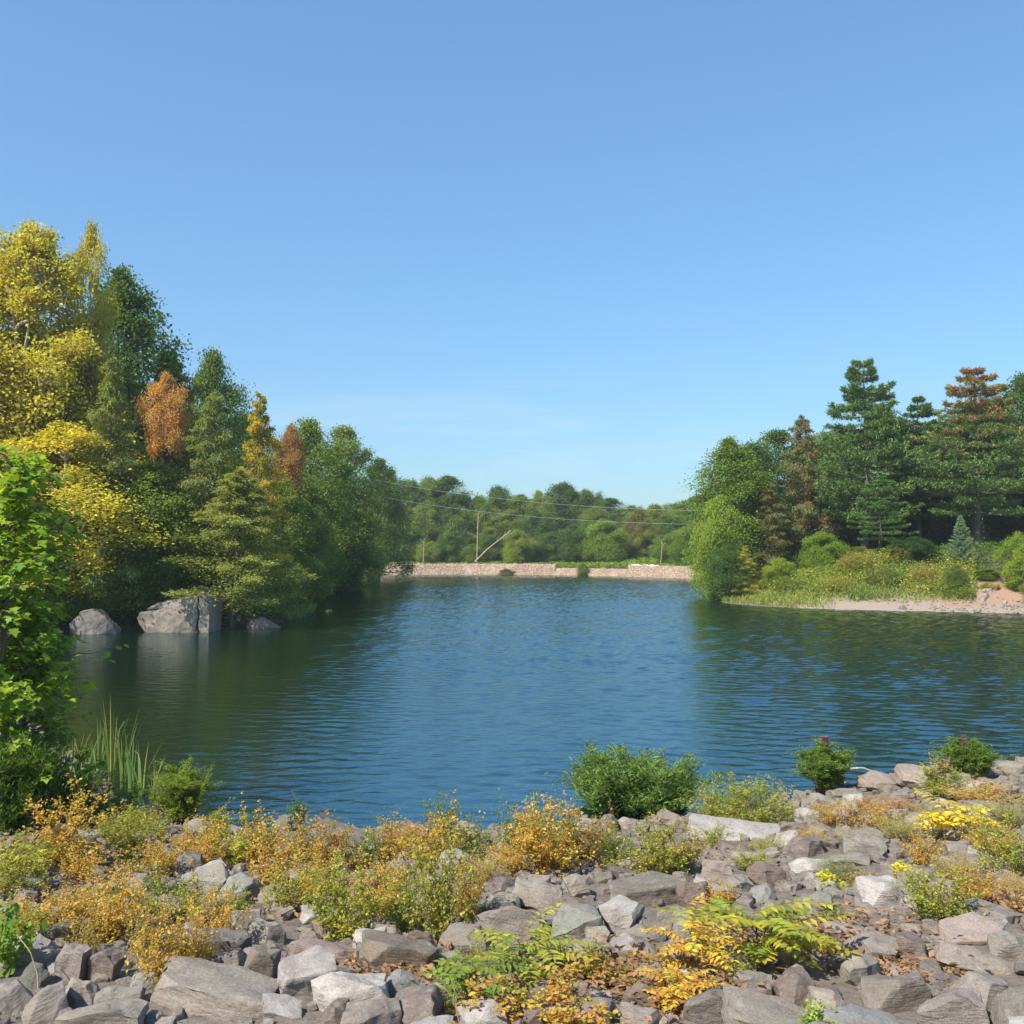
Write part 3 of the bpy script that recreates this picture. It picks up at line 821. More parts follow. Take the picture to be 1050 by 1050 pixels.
tag(st, 'smaller grey and brown stones packed between the riprap rocks', 'stones', None, 'stuff')

# stones edging the far shores
A = Acc()
for _ in range(260):
    px = RNG.uniform(915, 1060); dist = 0
    x, y, z = hit(px, 629 - RNG.random() ** 2.2 * 26); W = float(RNG.lognormal(math.log(.16), .6)); add_stone(x, y, W, W * .6, 'pebble', .25)
for _ in range(120):
    px = RNG.uniform(225, 262); x, y, z = hit(px, 638 - RNG.random() * 6); W = RNG.uniform(.1, .5); add_stone(x, y, W, W * .6, 'pebble', .25)
s2 = link('shore_stones', A.mesh('shore_stones_mesh', M['rock'], True)); s2.color = (*TONE['pinkish'], 1)
tag(s2, 'scattered pinkish stones along the far banks at the waterline', 'stones', None, 'stuff')


def boulder(name, px, py_water, dist, wpx, hpx, pts, tone, label, seed, tilt=(0, 0, 0), sink=0.12):
    x, y = at(px, dist)
    W = wpx / FPX * dist; Hh = hpx / FPX * dist
    P = [(p[0] * W, p[1] * W * 0.62, p[2] * Hh) for p in pts]
    me = rock_mesh(seed, rough=1.6, bev=0.05, pts=P, mat='boulder', maxe=0.16, name=name + '_mesh')
    o = link(name, me, None, (x, y, -sink)); o.rotation_euler = tilt
    o.color = (*tone, 1); tag(o, label, 'boulder')
    return o


BG = (0.20, 0.152, 0.122)
bo_ = boulder('boulder', 185, 648, 51, 78, 48, [(-.5, -.25, .36), (-.5, .3, .42), (-.42, -.38, .50), (-.25, -.42, .58), (.1, -.42, .62), (.31, -.40, .66), (.31, .35, .66), (-.30, -.40, -.1), (-.25, .3, -.2), (.31, -.44, -.25), (.31, .3, -.2), (.1, -.48, -.2), (.1, -.50, .25), (-.3, -.45, .12), (.2, -.50, .45)],
        BG, 'biggest grey boulder, flat topped and cracked, standing in the water below the trees', 7)
bo_.scale.z = 0.9
W_, H_ = 78 / FPX * 51, 48 / FPX * 51
for nm_, sd2, pts_, tn_ in (('upper_slab', 17, [(-.36, -.30, .575), (-.30, -.34, .66), (-.2, .3, .78), (-.05, -.33, .72), (.12, -.36, .80), (.30, -.35, .90), (.33, -.36, .64), (.33, .35, .9), (-.3, .35, .6), (.1, .35, .85), (-.36, .2, .55), (0., -.38, .60)], (0.26, 0.22, 0.195)),
                            ('end_block', 18, [(.335, -.42, -.25), (.335, -.40, .88), (.345, .3, .9), (.42, -.38, .92), (.5, -.22, .82), (.50, .3, .80), (.5, -.20, -.25), (.47, -.40, .4), (.46, -.42, -.2), (.335, .3, -.2), (.5, .3, -.2)], (0.20, 0.16, 0.135))):
    me_ = rock_mesh(sd2, rough=1.3, bev=0.045, pts=[(p[0] * W_, p[1] * W_ * .62, p[2] * H_) for p in pts_], mat='boulder', maxe=.15, name=nm_ + '_mesh')
    c_ = link(nm_, me_, bo_); c_.color = (*tn_, 1)
boulder('boulder', 99, 650, 49.5, 52, 30, [(-.5, 0, 0), (-.5, .2, -.3), (-.4, -.35, .4), (-.2, -.42, .82), (.05, -.4, .95), (.25, -.38, .72), (.42, -.3, .35), (.5, 0, -.2), (.45, .3, .2), (0, .4, .9), (-.35, .4, .6), (.0, -.5, -.3), (.3, .4, -.3), (-.3, .4, -.3)],
        (0.15, 0.128, 0.115), 'dark rounded boulder at the waterline between the leafy sapling and biggest boulder', 8)
boulder('boulder', 272, 641, 53.0, 36, 13, [(-.5, -.2, -.3), (-.5, .1, .5), (-.4, -.2, 1.0), (-.1, -.3, .95), (.2, -.2, .7), (.5, 0, .05), (.5, 0, -.3), (0, .4, .9), (0, -.5, -.3), (.3, .4, .2), (-.4, .4, -.3), (.2, .4, -.3)],
        (0.30, 0.21, 0.18), 'low smooth pinkish boulder lying half sunk past the biggest boulder', 9)
boulder('rock', 307, 603, 104, 9, 6, [(-.5, 0, 0), (-.3, -.3, .8), (.1, -.4, 1), (.4, -.3, .8), (.5, 0, -.3), (0, .4, 1), (-.4, .3, -.3), (.1, -.5, -.3), (.3, .4, -.2)],
        (0.52, 0.36, 0.28), 'tiny pale pink rock showing above dark water far along the wooded shore', 10)
o_ = boulder('rock', 209, 600, 52.2, 26, 16, [(-.5, 0, 0), (-.3, -.3, .7), (-.05, -.3, 1.1), (.2, -.3, .7), (.5, -.1, .3), (.5, 0, -.3), (0, .4, .9), (-.4, .3, -.3), (.1, -.5, -.3)],
             (0.40, 0.35, 0.31), 'pale whitish rock resting on top of the biggest boulder', 11)
o_.location.z = 1.45
tag(o_, None, 'rock')

# ------------------------------------------------------------------ near plants
def stems_plant(seed, h=1.0, spread=0.5, ns=22, per=46, L=0.06, W=0.018, curve=0.25, tmpl=DIAMOND, start=0.15, leafup=0.5, jitter=0.02, stemr=0.006, stemmat='stem', hvar=0.35, side=1.0, mat='leaf', branchy=0.0, basef=.25):
    """bush: stems fanning from the base with leaves along them; height h, in metres before scaling"""
    r = np.random.default_rng(seed); T = Acc(); A = Acc()
    for i in range(ns):
        a = r.random() * 6.28; rr = spread * math.sqrt(r.random())
        hh = h * (1 - hvar * r.random()) * (1 - 0.35 * (rr / spread) ** 2)
        b0 = np.array([math.cos(a) * rr * basef, math.sin(a) * rr * basef, -0.02])
        e = np.array([math.cos(a) * rr, math.sin(a) * rr, hh])
        pts = bend(b0, e, hh * curve * 0.25, 8, r, jitter * h)
        lines = [pts]
        for k in range(int(r.poisson(branchy))):
            t0 = r.integers(2, 7); q = pts[t0] + r.normal(0, 1, 3) * np.array([.16, .16, .05]) * h + np.array([0, 0, .16 * h])
            lines.append(bend(pts[t0], q, .02 * h, 8, r, jitter * h * .5))
        cl = r.random()
        for li, pl in enumerate(lines):
            T.add(*tube(pl, np.linspace(stemr * (1 if li == 0 else .6), stemr * .3, 8), 5))
            m = max(4, int(per * (1.0 if li == 0 else 0.5)))
            t = r.uniform(start if li == 0 else 0.1, 1.0, m); idx = np.clip(t * 7, 0, 6.999); k = idx.astype(int); f = (idx - k)[:, None]
            P = pl[k] * (1 - f) + pl[k + 1] * f + r.normal(0, L * 0.35, (m, 3))
            ang = r.random(m) * 6.28
            D = unit(np.stack([np.cos(ang) * side, np.sin(ang) * side, r.normal(leafup, .4, m)], 1))
            N = unit(np.array([0, 0, 1.0]) + r.normal(0, .5, (m, 3)))
            Ls = L * r.uniform(.55, 1.25, m) * (1.1 - 0.4 * t)
            g = np.clip(cl * .55 + r.random(m) * .55 - .05 + 0.15 * (t - .5), 0, 1)
            A.add(*leaves(tmpl, P, D, N, Ls, Ls * (W / L), r, g))
    return {'stem': T.mesh('stem_mesh', M[stemmat], True), 'foliage': A.mesh('foliage_mesh', M[mat]), 'h': h, 'w': 2 * spread}


def frond_plant(seed, h=0.6, ns=9, pairs=8, flen=0.42, leaf=0.10, w=0.030):
    """plant of long feather-like compound leaves"""
    r = np.random.default_rng(seed); T = Acc(); A = Acc()
    for s in range(3):
        a = r.random() * 6.28; e = np.array([math.cos(a) * .12, math.sin(a) * .12, h * r.uniform(.6, .9)])
        st_ = bend(np.array([0, 0, -.03]), e, .03, 6, r, .01); T.add(*tube(st_, np.linspace(.008, .004, 6), 6))
        for i in range(ns):
            t0 = r.uniform(.35, 1); p0 = st_[int(t0 * 5)]; b = r.random() * 6.28
            fl = flen * r.uniform(.65, 1.15)
            q = p0 + np.array([math.cos(b) * fl, math.sin(b) * fl, fl * r.uniform(-.1, .55)])
            pl = bend(p0, q, fl * .18, 10); T.add(*tube(pl, np.linspace(.003, .001, 10), 4))
            cl = r.random()
            dr = unit(q - p0); sd = unit(np.cross(dr, np.array([0, 0, 1.0])))
            ts = np.linspace(.22, .97, pairs); idx = np.clip(ts * 9, 0, 8.999); k = idx.astype(int); f = (idx - k)[:, None]
            P = pl[k] * (1 - f) + pl[k + 1] * f
            for sg in (-1, 1):
                D = sd * sg + dr * .45 + r.normal(0, .10, (pairs, 3)) + np.array([0, 0, -.25])
                N = np.array([0, 0, 1.0]) + r.normal(0, .2, (pairs, 3))
                L = leaf * np.sin(math.pi * (ts * .75 + .12)) * r.uniform(.85, 1.1, pairs)
                A.add(*leaves(OVAL, P, D, N, L, w * np.ones(pairs), r, np.clip(cl + r.normal(0, .15, pairs), 0, 1)))
            A.add(*leaves(OVAL, pl[-1:], dr[None], np.array([[0, 0, 1.0]]), leaf * .7, w, r, np.array([cl])))
    return {'stem': T.mesh('stem_mesh', M['stem'], True), 'foliage': A.mesh('foliage_mesh', M['leaf']), 'h': h, 'w': 2 * flen * .8}


PL = {
    'bush_a': stems_plant(201, 1.0, .62, 30, 34, .054, .033, .3, OVAL, .08, .25, branchy=3.6, hvar=.68, jitter=.045, stemr=.004),
    'bush_b': stems_plant(202, 1.0, .70, 34, 34, .054, .034, .3, OVAL, .08, .2, branchy=3.2, hvar=.68, jitter=.045, stemr=.004),
    'bush_c': stems_plant(203, 1.0, .62, 24, 28, .056, .034, .25, OVAL, .12, .2, branchy=4.0, hvar=.75, jitter=.05, stemr=.004),
    'sprig_a': stems_plant(204, 1.0, .9, 20, 38, .085, .055, .2, OVAL, .12, .2, branchy=2, hvar=.6),
    'wiry_a': stems_plant(205, 1.0, .6, 60, 30, .045, .018, .3, DIAMOND, .3, .4, stemr=.004, stemmat='drystem', branchy=2, hvar=.5),
    'willow': stems_plant(206, 1.0, .72, 62, 120, .095, .015, .12, DIAMOND, .06, .9, branchy=2.2, hvar=.62, jitter=.02, basef=.62),
    'weed_a': stems_plant(207, 1.0, .6, 80, 64, .065, .013, .12, DIAMOND, .05, .6, branchy=1, hvar=.6, basef=.8),
    'ball': stems_plant(208, 1.0, .40, 60, 130, .050, .012, .3, DIAMOND, .25, .5, branchy=4, hvar=.22),
    'topball': stems_plant(209, 1.0, .36, 40, 140, .060, .016, .3, DIAMOND, .42, .4, branchy=4, hvar=.2),
    'weed_b': stems_plant(210, 1.0, .30, 16, 70, .07, .018, .12, DIAMOND, .1, .4, branchy=2, hvar=.35),
    'grass': stems_plant(211, 1.0, .5, 10, 14, .2, .02, .2, BLADE, .0, 1.5, stemr=.003),
    'frond_a': frond_plant(220), 'frond_b': frond_plant(221, .55, 10, 9, .46, .11, .03), 'frond_c': frond_plant(222, .4, 7, 7, .34, .10, .034),
    'broad': stems_plant(212, 1.0, .8, 16, 22, .17, .15, .2, OVAL, .25, .1, hvar=.5),
}
LANDMARK = []


def plant(kind, px, pyb, wpx, hpx, c1, c2, label, cat='bush', name='bush', group=None, lm=None, dist=None, rot=None):
    if dist is None:
        x, y, z = hit(px, pyb)
    else:
        x, y = at(px, dist); z = max(gz(x, y), 0)
    root = link(name, None, None, (x, y, z - 0.02))
    p = PL[kind]
    sw = wpx / FPX * y / p['w']; sh = hpx / FPX * y / p['h'] * (1.22 if kind.startswith('bush') else 1.0)
    root.scale = (sw, sw, sh); root.rotation_euler = (0, 0, RNG.random() * 6.28 if rot is None else rot)
    tag(root, label, cat, group)
    link('stem', p['stem'], root)
    f = link('foliage', p['foliage'], root); f.color = (*c1, 1); f['leaf_tint'] = [float(v) for v in c2]
    if lm: LANDMARK.append((lm, x, y))
    return root


YB = (0.275, 0.245, 0.040); OB = (0.335, 0.170, 0.042); GB = (0.105, 0.135, 0.026); BB = (0.19, 0.12, 0.05); WG = (0.065, 0.115, 0.028); LG = (0.115, 0.165, 0.028)
VIN = 'yellow and orange bushes among the riprap'
plant('bush_b', 66, 893, 104, 76, YB, OB, 'rounded dome shaped bush of small yellow leaves at the shady end', lm='the dome shaped yellow bush', group=VIN)
plant('bush_a', 128, 885, 60, 50, GB, YB, 'loose yellow green bush between the dome shaped bush and the dark stone', group=VIN)
plant('bush_c', 140, 918, 70, 44, YB, BB, 'low straggly brownish yellow bush below the little juniper-like shrub', group=VIN)
plant('bush_a', 245, 888, 84, 44, YB, GB, 'spreading yellow green bush by the water past the round lime shrub', lm='the spreading bush by the water', group=VIN)
plant('bush_c', 285, 918, 80, 72, OB, YB, 'reddish orange bush with dead twigs left of the tall golden bushes', lm='the reddish orange bush', group=VIN)
plant('bush_b', 338, 900, 70, 56, OB, GB, 'orange and green bush at the waterline near a pale stick', group=VIN)
plant('bush_a', 352, 962, 92, 78, YB, LG, 'bright yellow bush rising above the long pinkish slab', lm='the bright yellow bush over the pink slab', group=VIN)
plant('bush_b', 452, 962, 92, 100, YB, GB, 'largest golden bush, standing mid bank above a brown wedge rock', lm='the largest golden bush', group=VIN)
plant('bush_c', 440, 888, 90, 56, YB, OB, 'golden bush with tall thin tips against the open water', group=VIN)
plant('bush_a', 560, 895, 92, 70, YB, OB, 'orange tinged bush just before the willow bush', lm='the orange tinged bush', group=VIN)
plant('wiry_a', 500, 912, 70, 40, BB, YB, 'wiry brown dry bush between two golden bushes', lm='the wiry dry bush', group=VIN)
plant('bush_b', 672, 902, 96, 56, YB, GB, 'wide yellow bush in front of the willow bush base', lm='the wide bush below the willow', group=VIN)
plant('bush_c', 610, 880, 60, 44, OB, BB, 'small rusty bush beside the dark upright stone', group=VIN)
plant('bush_a', 772, 895, 42, 26, LG, YB, 'small bright green bush among pale blocks under the long slab', lm='the small bright green bush', group=VIN)
plant('bush_c', 40, 955, 80, 40, OB, YB, 'orange flecked bush over pale stones near the shaded bank', group=VIN)
plant('bush_a', 112, 966, 90, 62, YB, OB, 'straggling yellow bush hanging over upright grey stones', lm='the straggling yellow bush', group=VIN)
plant('bush_c', 172, 1010, 90, 92, YB, OB, 'open orange bush with a bare forked stem above a long flat rock', lm='the open bush with forked stem', group=VIN)
plant('bush_b', 222, 968, 70, 46, OB, YB, 'dense orange bush hugging a grey block rock', lm='the dense orange bush', group=VIN)
plant('sprig_a', 120, 925, 44, 24, LG, GB, 'fresh green sprig between the straggling yellow bush and the dome shaped bush', group=VIN)
plant('sprig_a', 178, 925, 40, 30, LG, GB, 'green sprig beside the grey block rock at the shady end', group=VIN)
plant('bush_c', 18, 920, 60, 44, YB, GB, 'yellow green bush at the frame edge below the dark weeds', group=VIN)
plant('bush_c', 390, 925, 70, 50, OB, YB, 'faded orange bush around two small pink stones', group=VIN)
plant('wiry_a', 420, 870, 60, 30, BB, OB, 'low rusty wiry growth on the waterline stones', group=VIN)
plant('bush_a', 960, 945, 84, 52, LG, YB, 'compact green and yellow bush above bare brown litter', lm='the compact green and yellow bush', group=VIN)
plant('bush_c', 1030, 900, 70, 60, LG, YB, 'leafy green bush with orange tips at the far end of the rocks', lm='the leafy bush with orange tips', group=VIN)
plant('wiry_a', 905, 838, 90, 22, OB, BB, 'low red orange carpet of weeds behind pale blocks', group=VIN)
plant('wiry_a', 1005, 825, 110, 24, OB, YB, 'long low orange carpet of weeds by the shore rocks', group=VIN)
plant('wiry_a', 855, 848, 60, 30, YB, OB, 'yellow and rust weeds between pale rocks below the flat topped shrub', group=VIN)
plant('wiry_a', 1035, 850, 60, 34, YB, GB, 'dry yellow weeds at the end of the orange carpet', group=VIN)
plant('wiry_a', 925, 862, 70, 30, GREY, YB, 'pale grassy tuft in front of a square grey rock', group=VIN)
plant('wiry_a', 1000, 868, 60, 36, GREY, YB, 'greyish grass tuft beside bright yellow fronds', group=VIN)
plant('wiry_a', 860, 900, 50, 24, GREY, GB, 'thin pale grass between flat rocks', group=VIN)
for k_, (px, pyb, w_, h_, c1, c2, lb) in enumerate([(858, 606, 30, 18, (.12, .17, .03), YB, 'yellowish weed mound just above the sand across the lake'), (906, 600, 40, 22, (.10, .15, .03), GB, 'green weed mound above the end of the sand across the lake'), (948, 598, 34, 22, (.15, .13, .05), YB, 'tan weed mound in the meadow below the dark shaded bush'),
        (960, 608, 26, 14, (.11, .16, .03), LG, 'small fresh weed mound where sand meets the bare earth slope'), (812, 606, 34, 16, (.09, .15, .03), GB, 'low green weed mound at the waterside of the meadow'), (784, 604, 30, 20, (.13, .17, .03), YB, 'yellow green weed mound near the point'), (880, 586, 46, 24, (.09, .13, .03), YB, 'tall dark weed mound high on the meadow'),
        (925, 578, 40, 20, (.14, .16, .03), YEL, 'goldenrod mound just below the pines'), (835, 588, 40, 22, (.15, .17, .03), YEL, 'goldenrod mound in the middle of the meadow'), (985, 612, 30, 10, (.11, .17, .03), LG, 'low green weed strip on the pebbly shore under the bare slope'), (1015, 606, 20, 9, (.10, .14, .03), YB, 'little weed tuft on the pebbly shore at the bare slope')]):
    plant('weed_a', px, pyb, w_, h_, c1, c2, lb, 'weeds', 'weed_clump', 'weed mounds on the bank across the lake')
plant('willow', 652, 838, 146, 74, (0.062, 0.120, 0.032), (0.115, 0.165, 0.042), 'big green willow bush of slender leaves standing at the water edge', 'bush', 'willow_bush', lm='the willow bush', dist=16.0)
plant('weed_a', 765, 846, 112, 56, (0.13, 0.18, 0.03), (0.24, 0.24, 0.05), 'wide olive weed clump beside the willow bush above the long slab', 'weeds', 'weed_clump', lm='the olive weed clump')
plant('topball', 846, 815, 58, 56, LG, WG, 'flat topped bright green shrub on thin stems at the water', 'shrub', 'shrub', lm='the flat topped shrub')
plant('ball', 187, 848, 60, 66, (0.125, 0.165, 0.022), LG, 'round lime green shrub beside the cattails at the water', 'shrub', 'shrub', lm='the round lime shrub')
plant('weed_b', 968, 824, 46, 54, (0.10, 0.16, 0.03), YB, 'ragged green weed tinged purple at the top on the shore', 'weeds', 'weed_clump', lm='the ragged purple tinged weed')
plant('topball', 994, 800, 52, 44, WG, LG, 'green weed on a thin stalk with a purple flower, against the lake', 'weeds', 'weed_clump')
plant('weed_b', 305, 850, 22, 36, (0.05, 0.14, 0.07), WG, 'slim blue green weed sprig standing in front of open water', 'weeds', 'weed_clump')
plant('weed_b', 222, 862, 28, 40, GB, YB, 'thin yellowish weed stalk beside the round lime shrub', 'weeds', 'weed_clump')
plant('willow', 20, 850, 130, 120, DARK, GREEN, 'dark green tangled weeds in shade under the leafy sapling', 'weeds', 'weed_clump', lm='the dark shaded weeds')
plant('weed_a', 88, 845, 110, 56, (0.10, 0.17, 0.03), GREEN, 'feathery green weeds below the cattails', 'weeds', 'weed_clump', lm='the feathery weeds')
plant('weed_a', 135, 862, 80, 40, (0.13, 0.18, 0.03), YB, 'pale green weeds between the cattails and the round lime shrub', 'weeds', 'weed_clump')
plant('broad', 8, 1000, 70, 90, BRIGHT, LG, 'broad leafed bright green plant at the shaded corner of the rocks', 'plant', 'leafy_plant', lm='the broad leafed corner plant')
FR = 'feather leaved plants among the rocks'
plant('frond_b', 775, 990, 130, 62, (0.27, 0.235, 0.025), LG, 'largest yellow plant of feather like leaves, over a shadowed brown rock', 'plant', 'compound_leaf_plant', FR, lm='the largest yellow frond plant')
plant('frond_a', 718, 1005, 76, 66, (0.34, 0.30, 0.03), OB, 'yellow frond plant on a reddish stem joined to the largest one', 'plant', 'compound_leaf_plant', FR)
plant('frond_a', 545, 1012, 92, 62, LG, YB, 'tall lime frond plant rising from brown leaves', 'plant', 'compound_leaf_plant', FR, lm='the tall lime frond plant')
plant('sprig_a', 545, 1050, 170, 64, (0.27, 0.125, 0.04), YB, 'wide sprawling plant of rust and yellow leaves at the bottom edge', 'plant', 'leafy_plant', lm='the sprawling rust leaved plant')
plant('sprig_a', 640, 1012, 110, 40, OB, GB, 'rust and yellow low plant right of the tall lime fronds', 'plant', 'leafy_plant', lm='the rust and yellow low plant')
plant('frond_c', 480, 1035, 80, 50, GB, LG, 'lower green frond plant beside the sprawling rust leaves', 'plant', 'compound_leaf_plant', FR)
plant('frond_c', 985, 868, 64, 44, (0.46, 0.36, 0.02), YB, 'brightest yellow frond plant between grey shore rocks', 'plant', 'compound_leaf_plant', FR, lm='the brightest yellow fronds')
plant('broad', 848, 915, 52, 26, (0.42, 0.36, 0.02), LG, 'yellow round leaved sprout above a flat bluish rock', 'plant', 'leafy_plant', lm='the yellow round leaved sprout')
plant('broad', 925, 905, 46, 26, (0.40, 0.34, 0.02), YB, 'yellow broad leaved sprout behind a pale topped block', 'plant', 'leafy_plant')
plant('frond_c', 700, 1032, 60, 34, (0.3, 0.28, .03), OB, 'low yellow frond plant in front of the reddish stem', 'plant', 'compound_leaf_plant', FR)
plant('broad', 835, 1060, 50, 42, (0.22, 0.27, 0.06), LG, 'pale green leafy plant at the bottom edge by a bluish slab', 'plant', 'leafy_plant', lm='the pale leafy plant at the bottom edge')
plant('grass', 388, 1048, 30, 28, GREEN, LG, 'small green grass tuft in front of the pale wedge rock', 'grass tuft', 'grass_tuft')
plant('frond_c', 14, 915, 50, 50, GB, YB, 'yellow green feathery plant at the edge under the dark weeds', 'plant', 'compound_leaf_plant', FR)
plant('sprig_a', 855, 945, 34, 20, LG, BRIGHT, 'small bright green sprout under the flat bluish rock', 'plant', 'leafy_plant')
plant('sprig_a', 1040, 940, 70, 30, BB, RUST, 'brown dry sprig in leaf litter at the rock edge', 'plant', 'leafy_plant')

# the rest of the bushes between the rocks
FILL = []
_spots = [(30, 905, 60, 40), (92, 905, 50, 34), (160, 900, 50, 34), (196, 893, 56, 36), (210, 878, 50, 30), (268, 885, 56, 44), (312, 884, 52, 40), (300, 935, 60, 44), (330, 925, 56, 44), (372, 893, 60, 40),
          (404, 885, 50, 38), (420, 930, 56, 46), (385, 948, 56, 44), (418, 958, 50, 52), (480, 940, 44, 46), (486, 885, 52, 40), (515, 898, 44, 34), (530, 880, 50, 44), (582, 886, 56, 46), (630, 892, 48, 40),
          (700, 893, 50, 36), (70, 950, 56, 40), (30, 975, 46, 34), (92, 940, 50, 34), (145, 950, 52, 40), (205, 945, 50, 36), (148, 985, 50, 50), (196, 1000, 46, 46), (232, 945, 40, 30), (85, 985, 40, 44),
          (728, 872, 40, 22), (790, 878, 36, 20), (740, 930, 40, 20), (880, 870, 44, 22), (940, 885, 44, 26), (980, 905, 50, 30), (1000, 925, 50, 30), (1040, 925, 44, 30), (895, 850, 50, 20), (955, 850, 50, 24),
          (1020, 878, 50, 26), (830, 868, 40, 20), (690, 1035, 46, 26), (600, 1000, 50, 30), (505, 1000, 50, 34), (450, 1045, 40, 30), (755, 1010, 40, 26), (410, 1005, 36, 16), (885, 915, 40, 18), (560, 870, 44, 50), (455, 868, 44, 40)]
_pal = [('yellow', YB, OB), ('yellow green', YB, GB), ('orange', OB, YB), ('brownish', BB, YB), ('green', GB, LG), ('yellow', YB, LG)]
for i, (px, py, w_, h_) in enumerate(_spots):
    tn, c1, c2 = _pal[int(RNG.integers(6))]
    if px > 860 and py < 900: tn, c1, c2 = _pal[[2, 3, 0, 1][i % 4]]
    kd = ['bush_a', 'bush_c', 'bush_b', 'bush_c'][i % 4]
    if px > 700 and i % 2: kd = 'wiry_a'
    o = plant(kd, px + RNG.normal(0, 3), py, w_ * 1.15, h_ * 1.15, c1, c2, None, group=VIN)
    sz = 'wide' if w_ >= 52 else 'small'
    FILL.append((o, (sz, tn, {'bush_a': 'leafy bush', 'bush_b': 'dense bush', 'bush_c': 'open bush', 'wiry_a': 'wiry weeds'}[kd])))

# loosestrife flower spikes
def spike(px, py, dist_like, hpx, wpx, label):
    x, y, z = hit(px, dist_like)
    zz = CAM[2] + (HZ - py) / FPX * y
    r = np.random.default_rng(int(px)); A2 = Acc()
    hh = hpx / FPX * y; ww = wpx / FPX * y
    m = 160; t = r.random(m); a = r.random(m) * 6.28
    P = np.stack([np.cos(a) * ww * .3 * (1 - t * .7), np.sin(a) * ww * .3 * (1 - t * .7), t * hh], 1)
    D = np.stack([np.cos(a), np.sin(a), np.full(m, .5)], 1)
    A2.add(*leaves(DIAMOND, P, D, np.array([0, 0, 1.0]) + r.normal(0, .3, (m, 3)), .05, .03, r))
    root = link('purple_flower', None, None, (x, y, z))
    T2 = Acc(); T2.add(*tube(np.array([(0, 0, -.02), (.01, 0, (zz - z) * .5), (0, 0, zz - z + hh)]), [.006, .005, .002], 5))
    link('stem', T2.mesh('flower_stem_mesh', M['stem'], True), root)
    f = link('flower_spike', A2.mesh('flower_spike_mesh', M['leaf']), root, (0, 0, zz - z)); f.color = (.16, .06, .14, 1); f['leaf_tint'] = [.22, .11, .19]
    tag(root, label, 'flower')
spike(990, 772, 800, 16, 12, 'purple flower spike above the green weed on its thin stalk')
spike(970, 792, 824, 14, 20, 'dull purple flower spike inside the ragged shore weed')
spike(846, 762, 815, 8, 10, 'faint purple flower tip over the flat topped shrub')

# cattails
def cattail(seed, nb=10, h=1.0):
    r = np.random.default_rng(seed); A2 = Acc()
    for i in range(nb):
        a = r.random() * 6.28; ln = h * r.uniform(.6, 1.05); lean = r.uniform(.02, .34) * ln
        n = 9; t = np.linspace(0, 1, n)
        broke = r.random() < .2
        x_ = lean * t ** 2; z_ = ln * t
        if broke: z_ = np.where(t > .7, ln * (.7 + (t - .7) * .1), z_); x_ = np.where(t > .7, x_ + (t - .7) * ln * .9, x_)
        P = np.stack([math.cos(a) * (.04 + x_), math.sin(a) * (.04 + x_), z_], 1)
        sd = np.array([-math.sin(a), math.cos(a), 0]) ; w = .011 * (1 - t ** 3 * .95)
        b = r.random() * 3.14; sdv = np.array([math.cos(b), math.sin(b), 0])
        V = np.concatenate([P - sdv * w[:, None], P + sdv * w[:, None]])
        F = np.array([(k, k + 1, n + k + 1, n + k) for k in range(n - 1)])
        A2.add(V, F, np.tile(np.array([[r.random(), r.random() ** 2, .5]]), (len(V), 1)))
    return A2.mesh('cattail_leaf_mesh', M['leaf'], True)
CT = [cattail(i) for i in (1, 2, 3)]
names = ['first', 'second', 'third', 'fourth', 'fifth', 'sixth', 'seventh', 'eighth', 'ninth']
for i, (px, base, top) in enumerate([(76, 800, 752), (86, 802, 748), (101, 806, 738), (114, 808, 716), (126, 808, 728), (134, 812, 748), (145, 815, 760), (157, 815, 775), (92, 800, 765)]):
    x, y, z = hit(px, base)
    root = link('cattail', None, None, (x, y, z - .05)); hh = (base - top) / FPX * y + .05
    root.scale = (1.1, 1.1, hh); root.rotation_euler = (0, 0, RNG.random() * 6.28)
    f = link('leaf_blades', CT[i % 3], root); f.color = (.065, .135, .04, 1); f['leaf_tint'] = [.22, .19, .06]
    kind = ['short', 'slim', 'pale', 'tallest', 'tall bent', 'dense', 'bright', 'leaning', 'thin'][i]
    tag(root, f'{kind} cattail clump standing in shallow water, {names[sorted([76, 86, 101, 114, 126, 134, 145, 157, 92]).index(px)]} from the leafy sapling', 'cattail', 'cattails at the water edge')

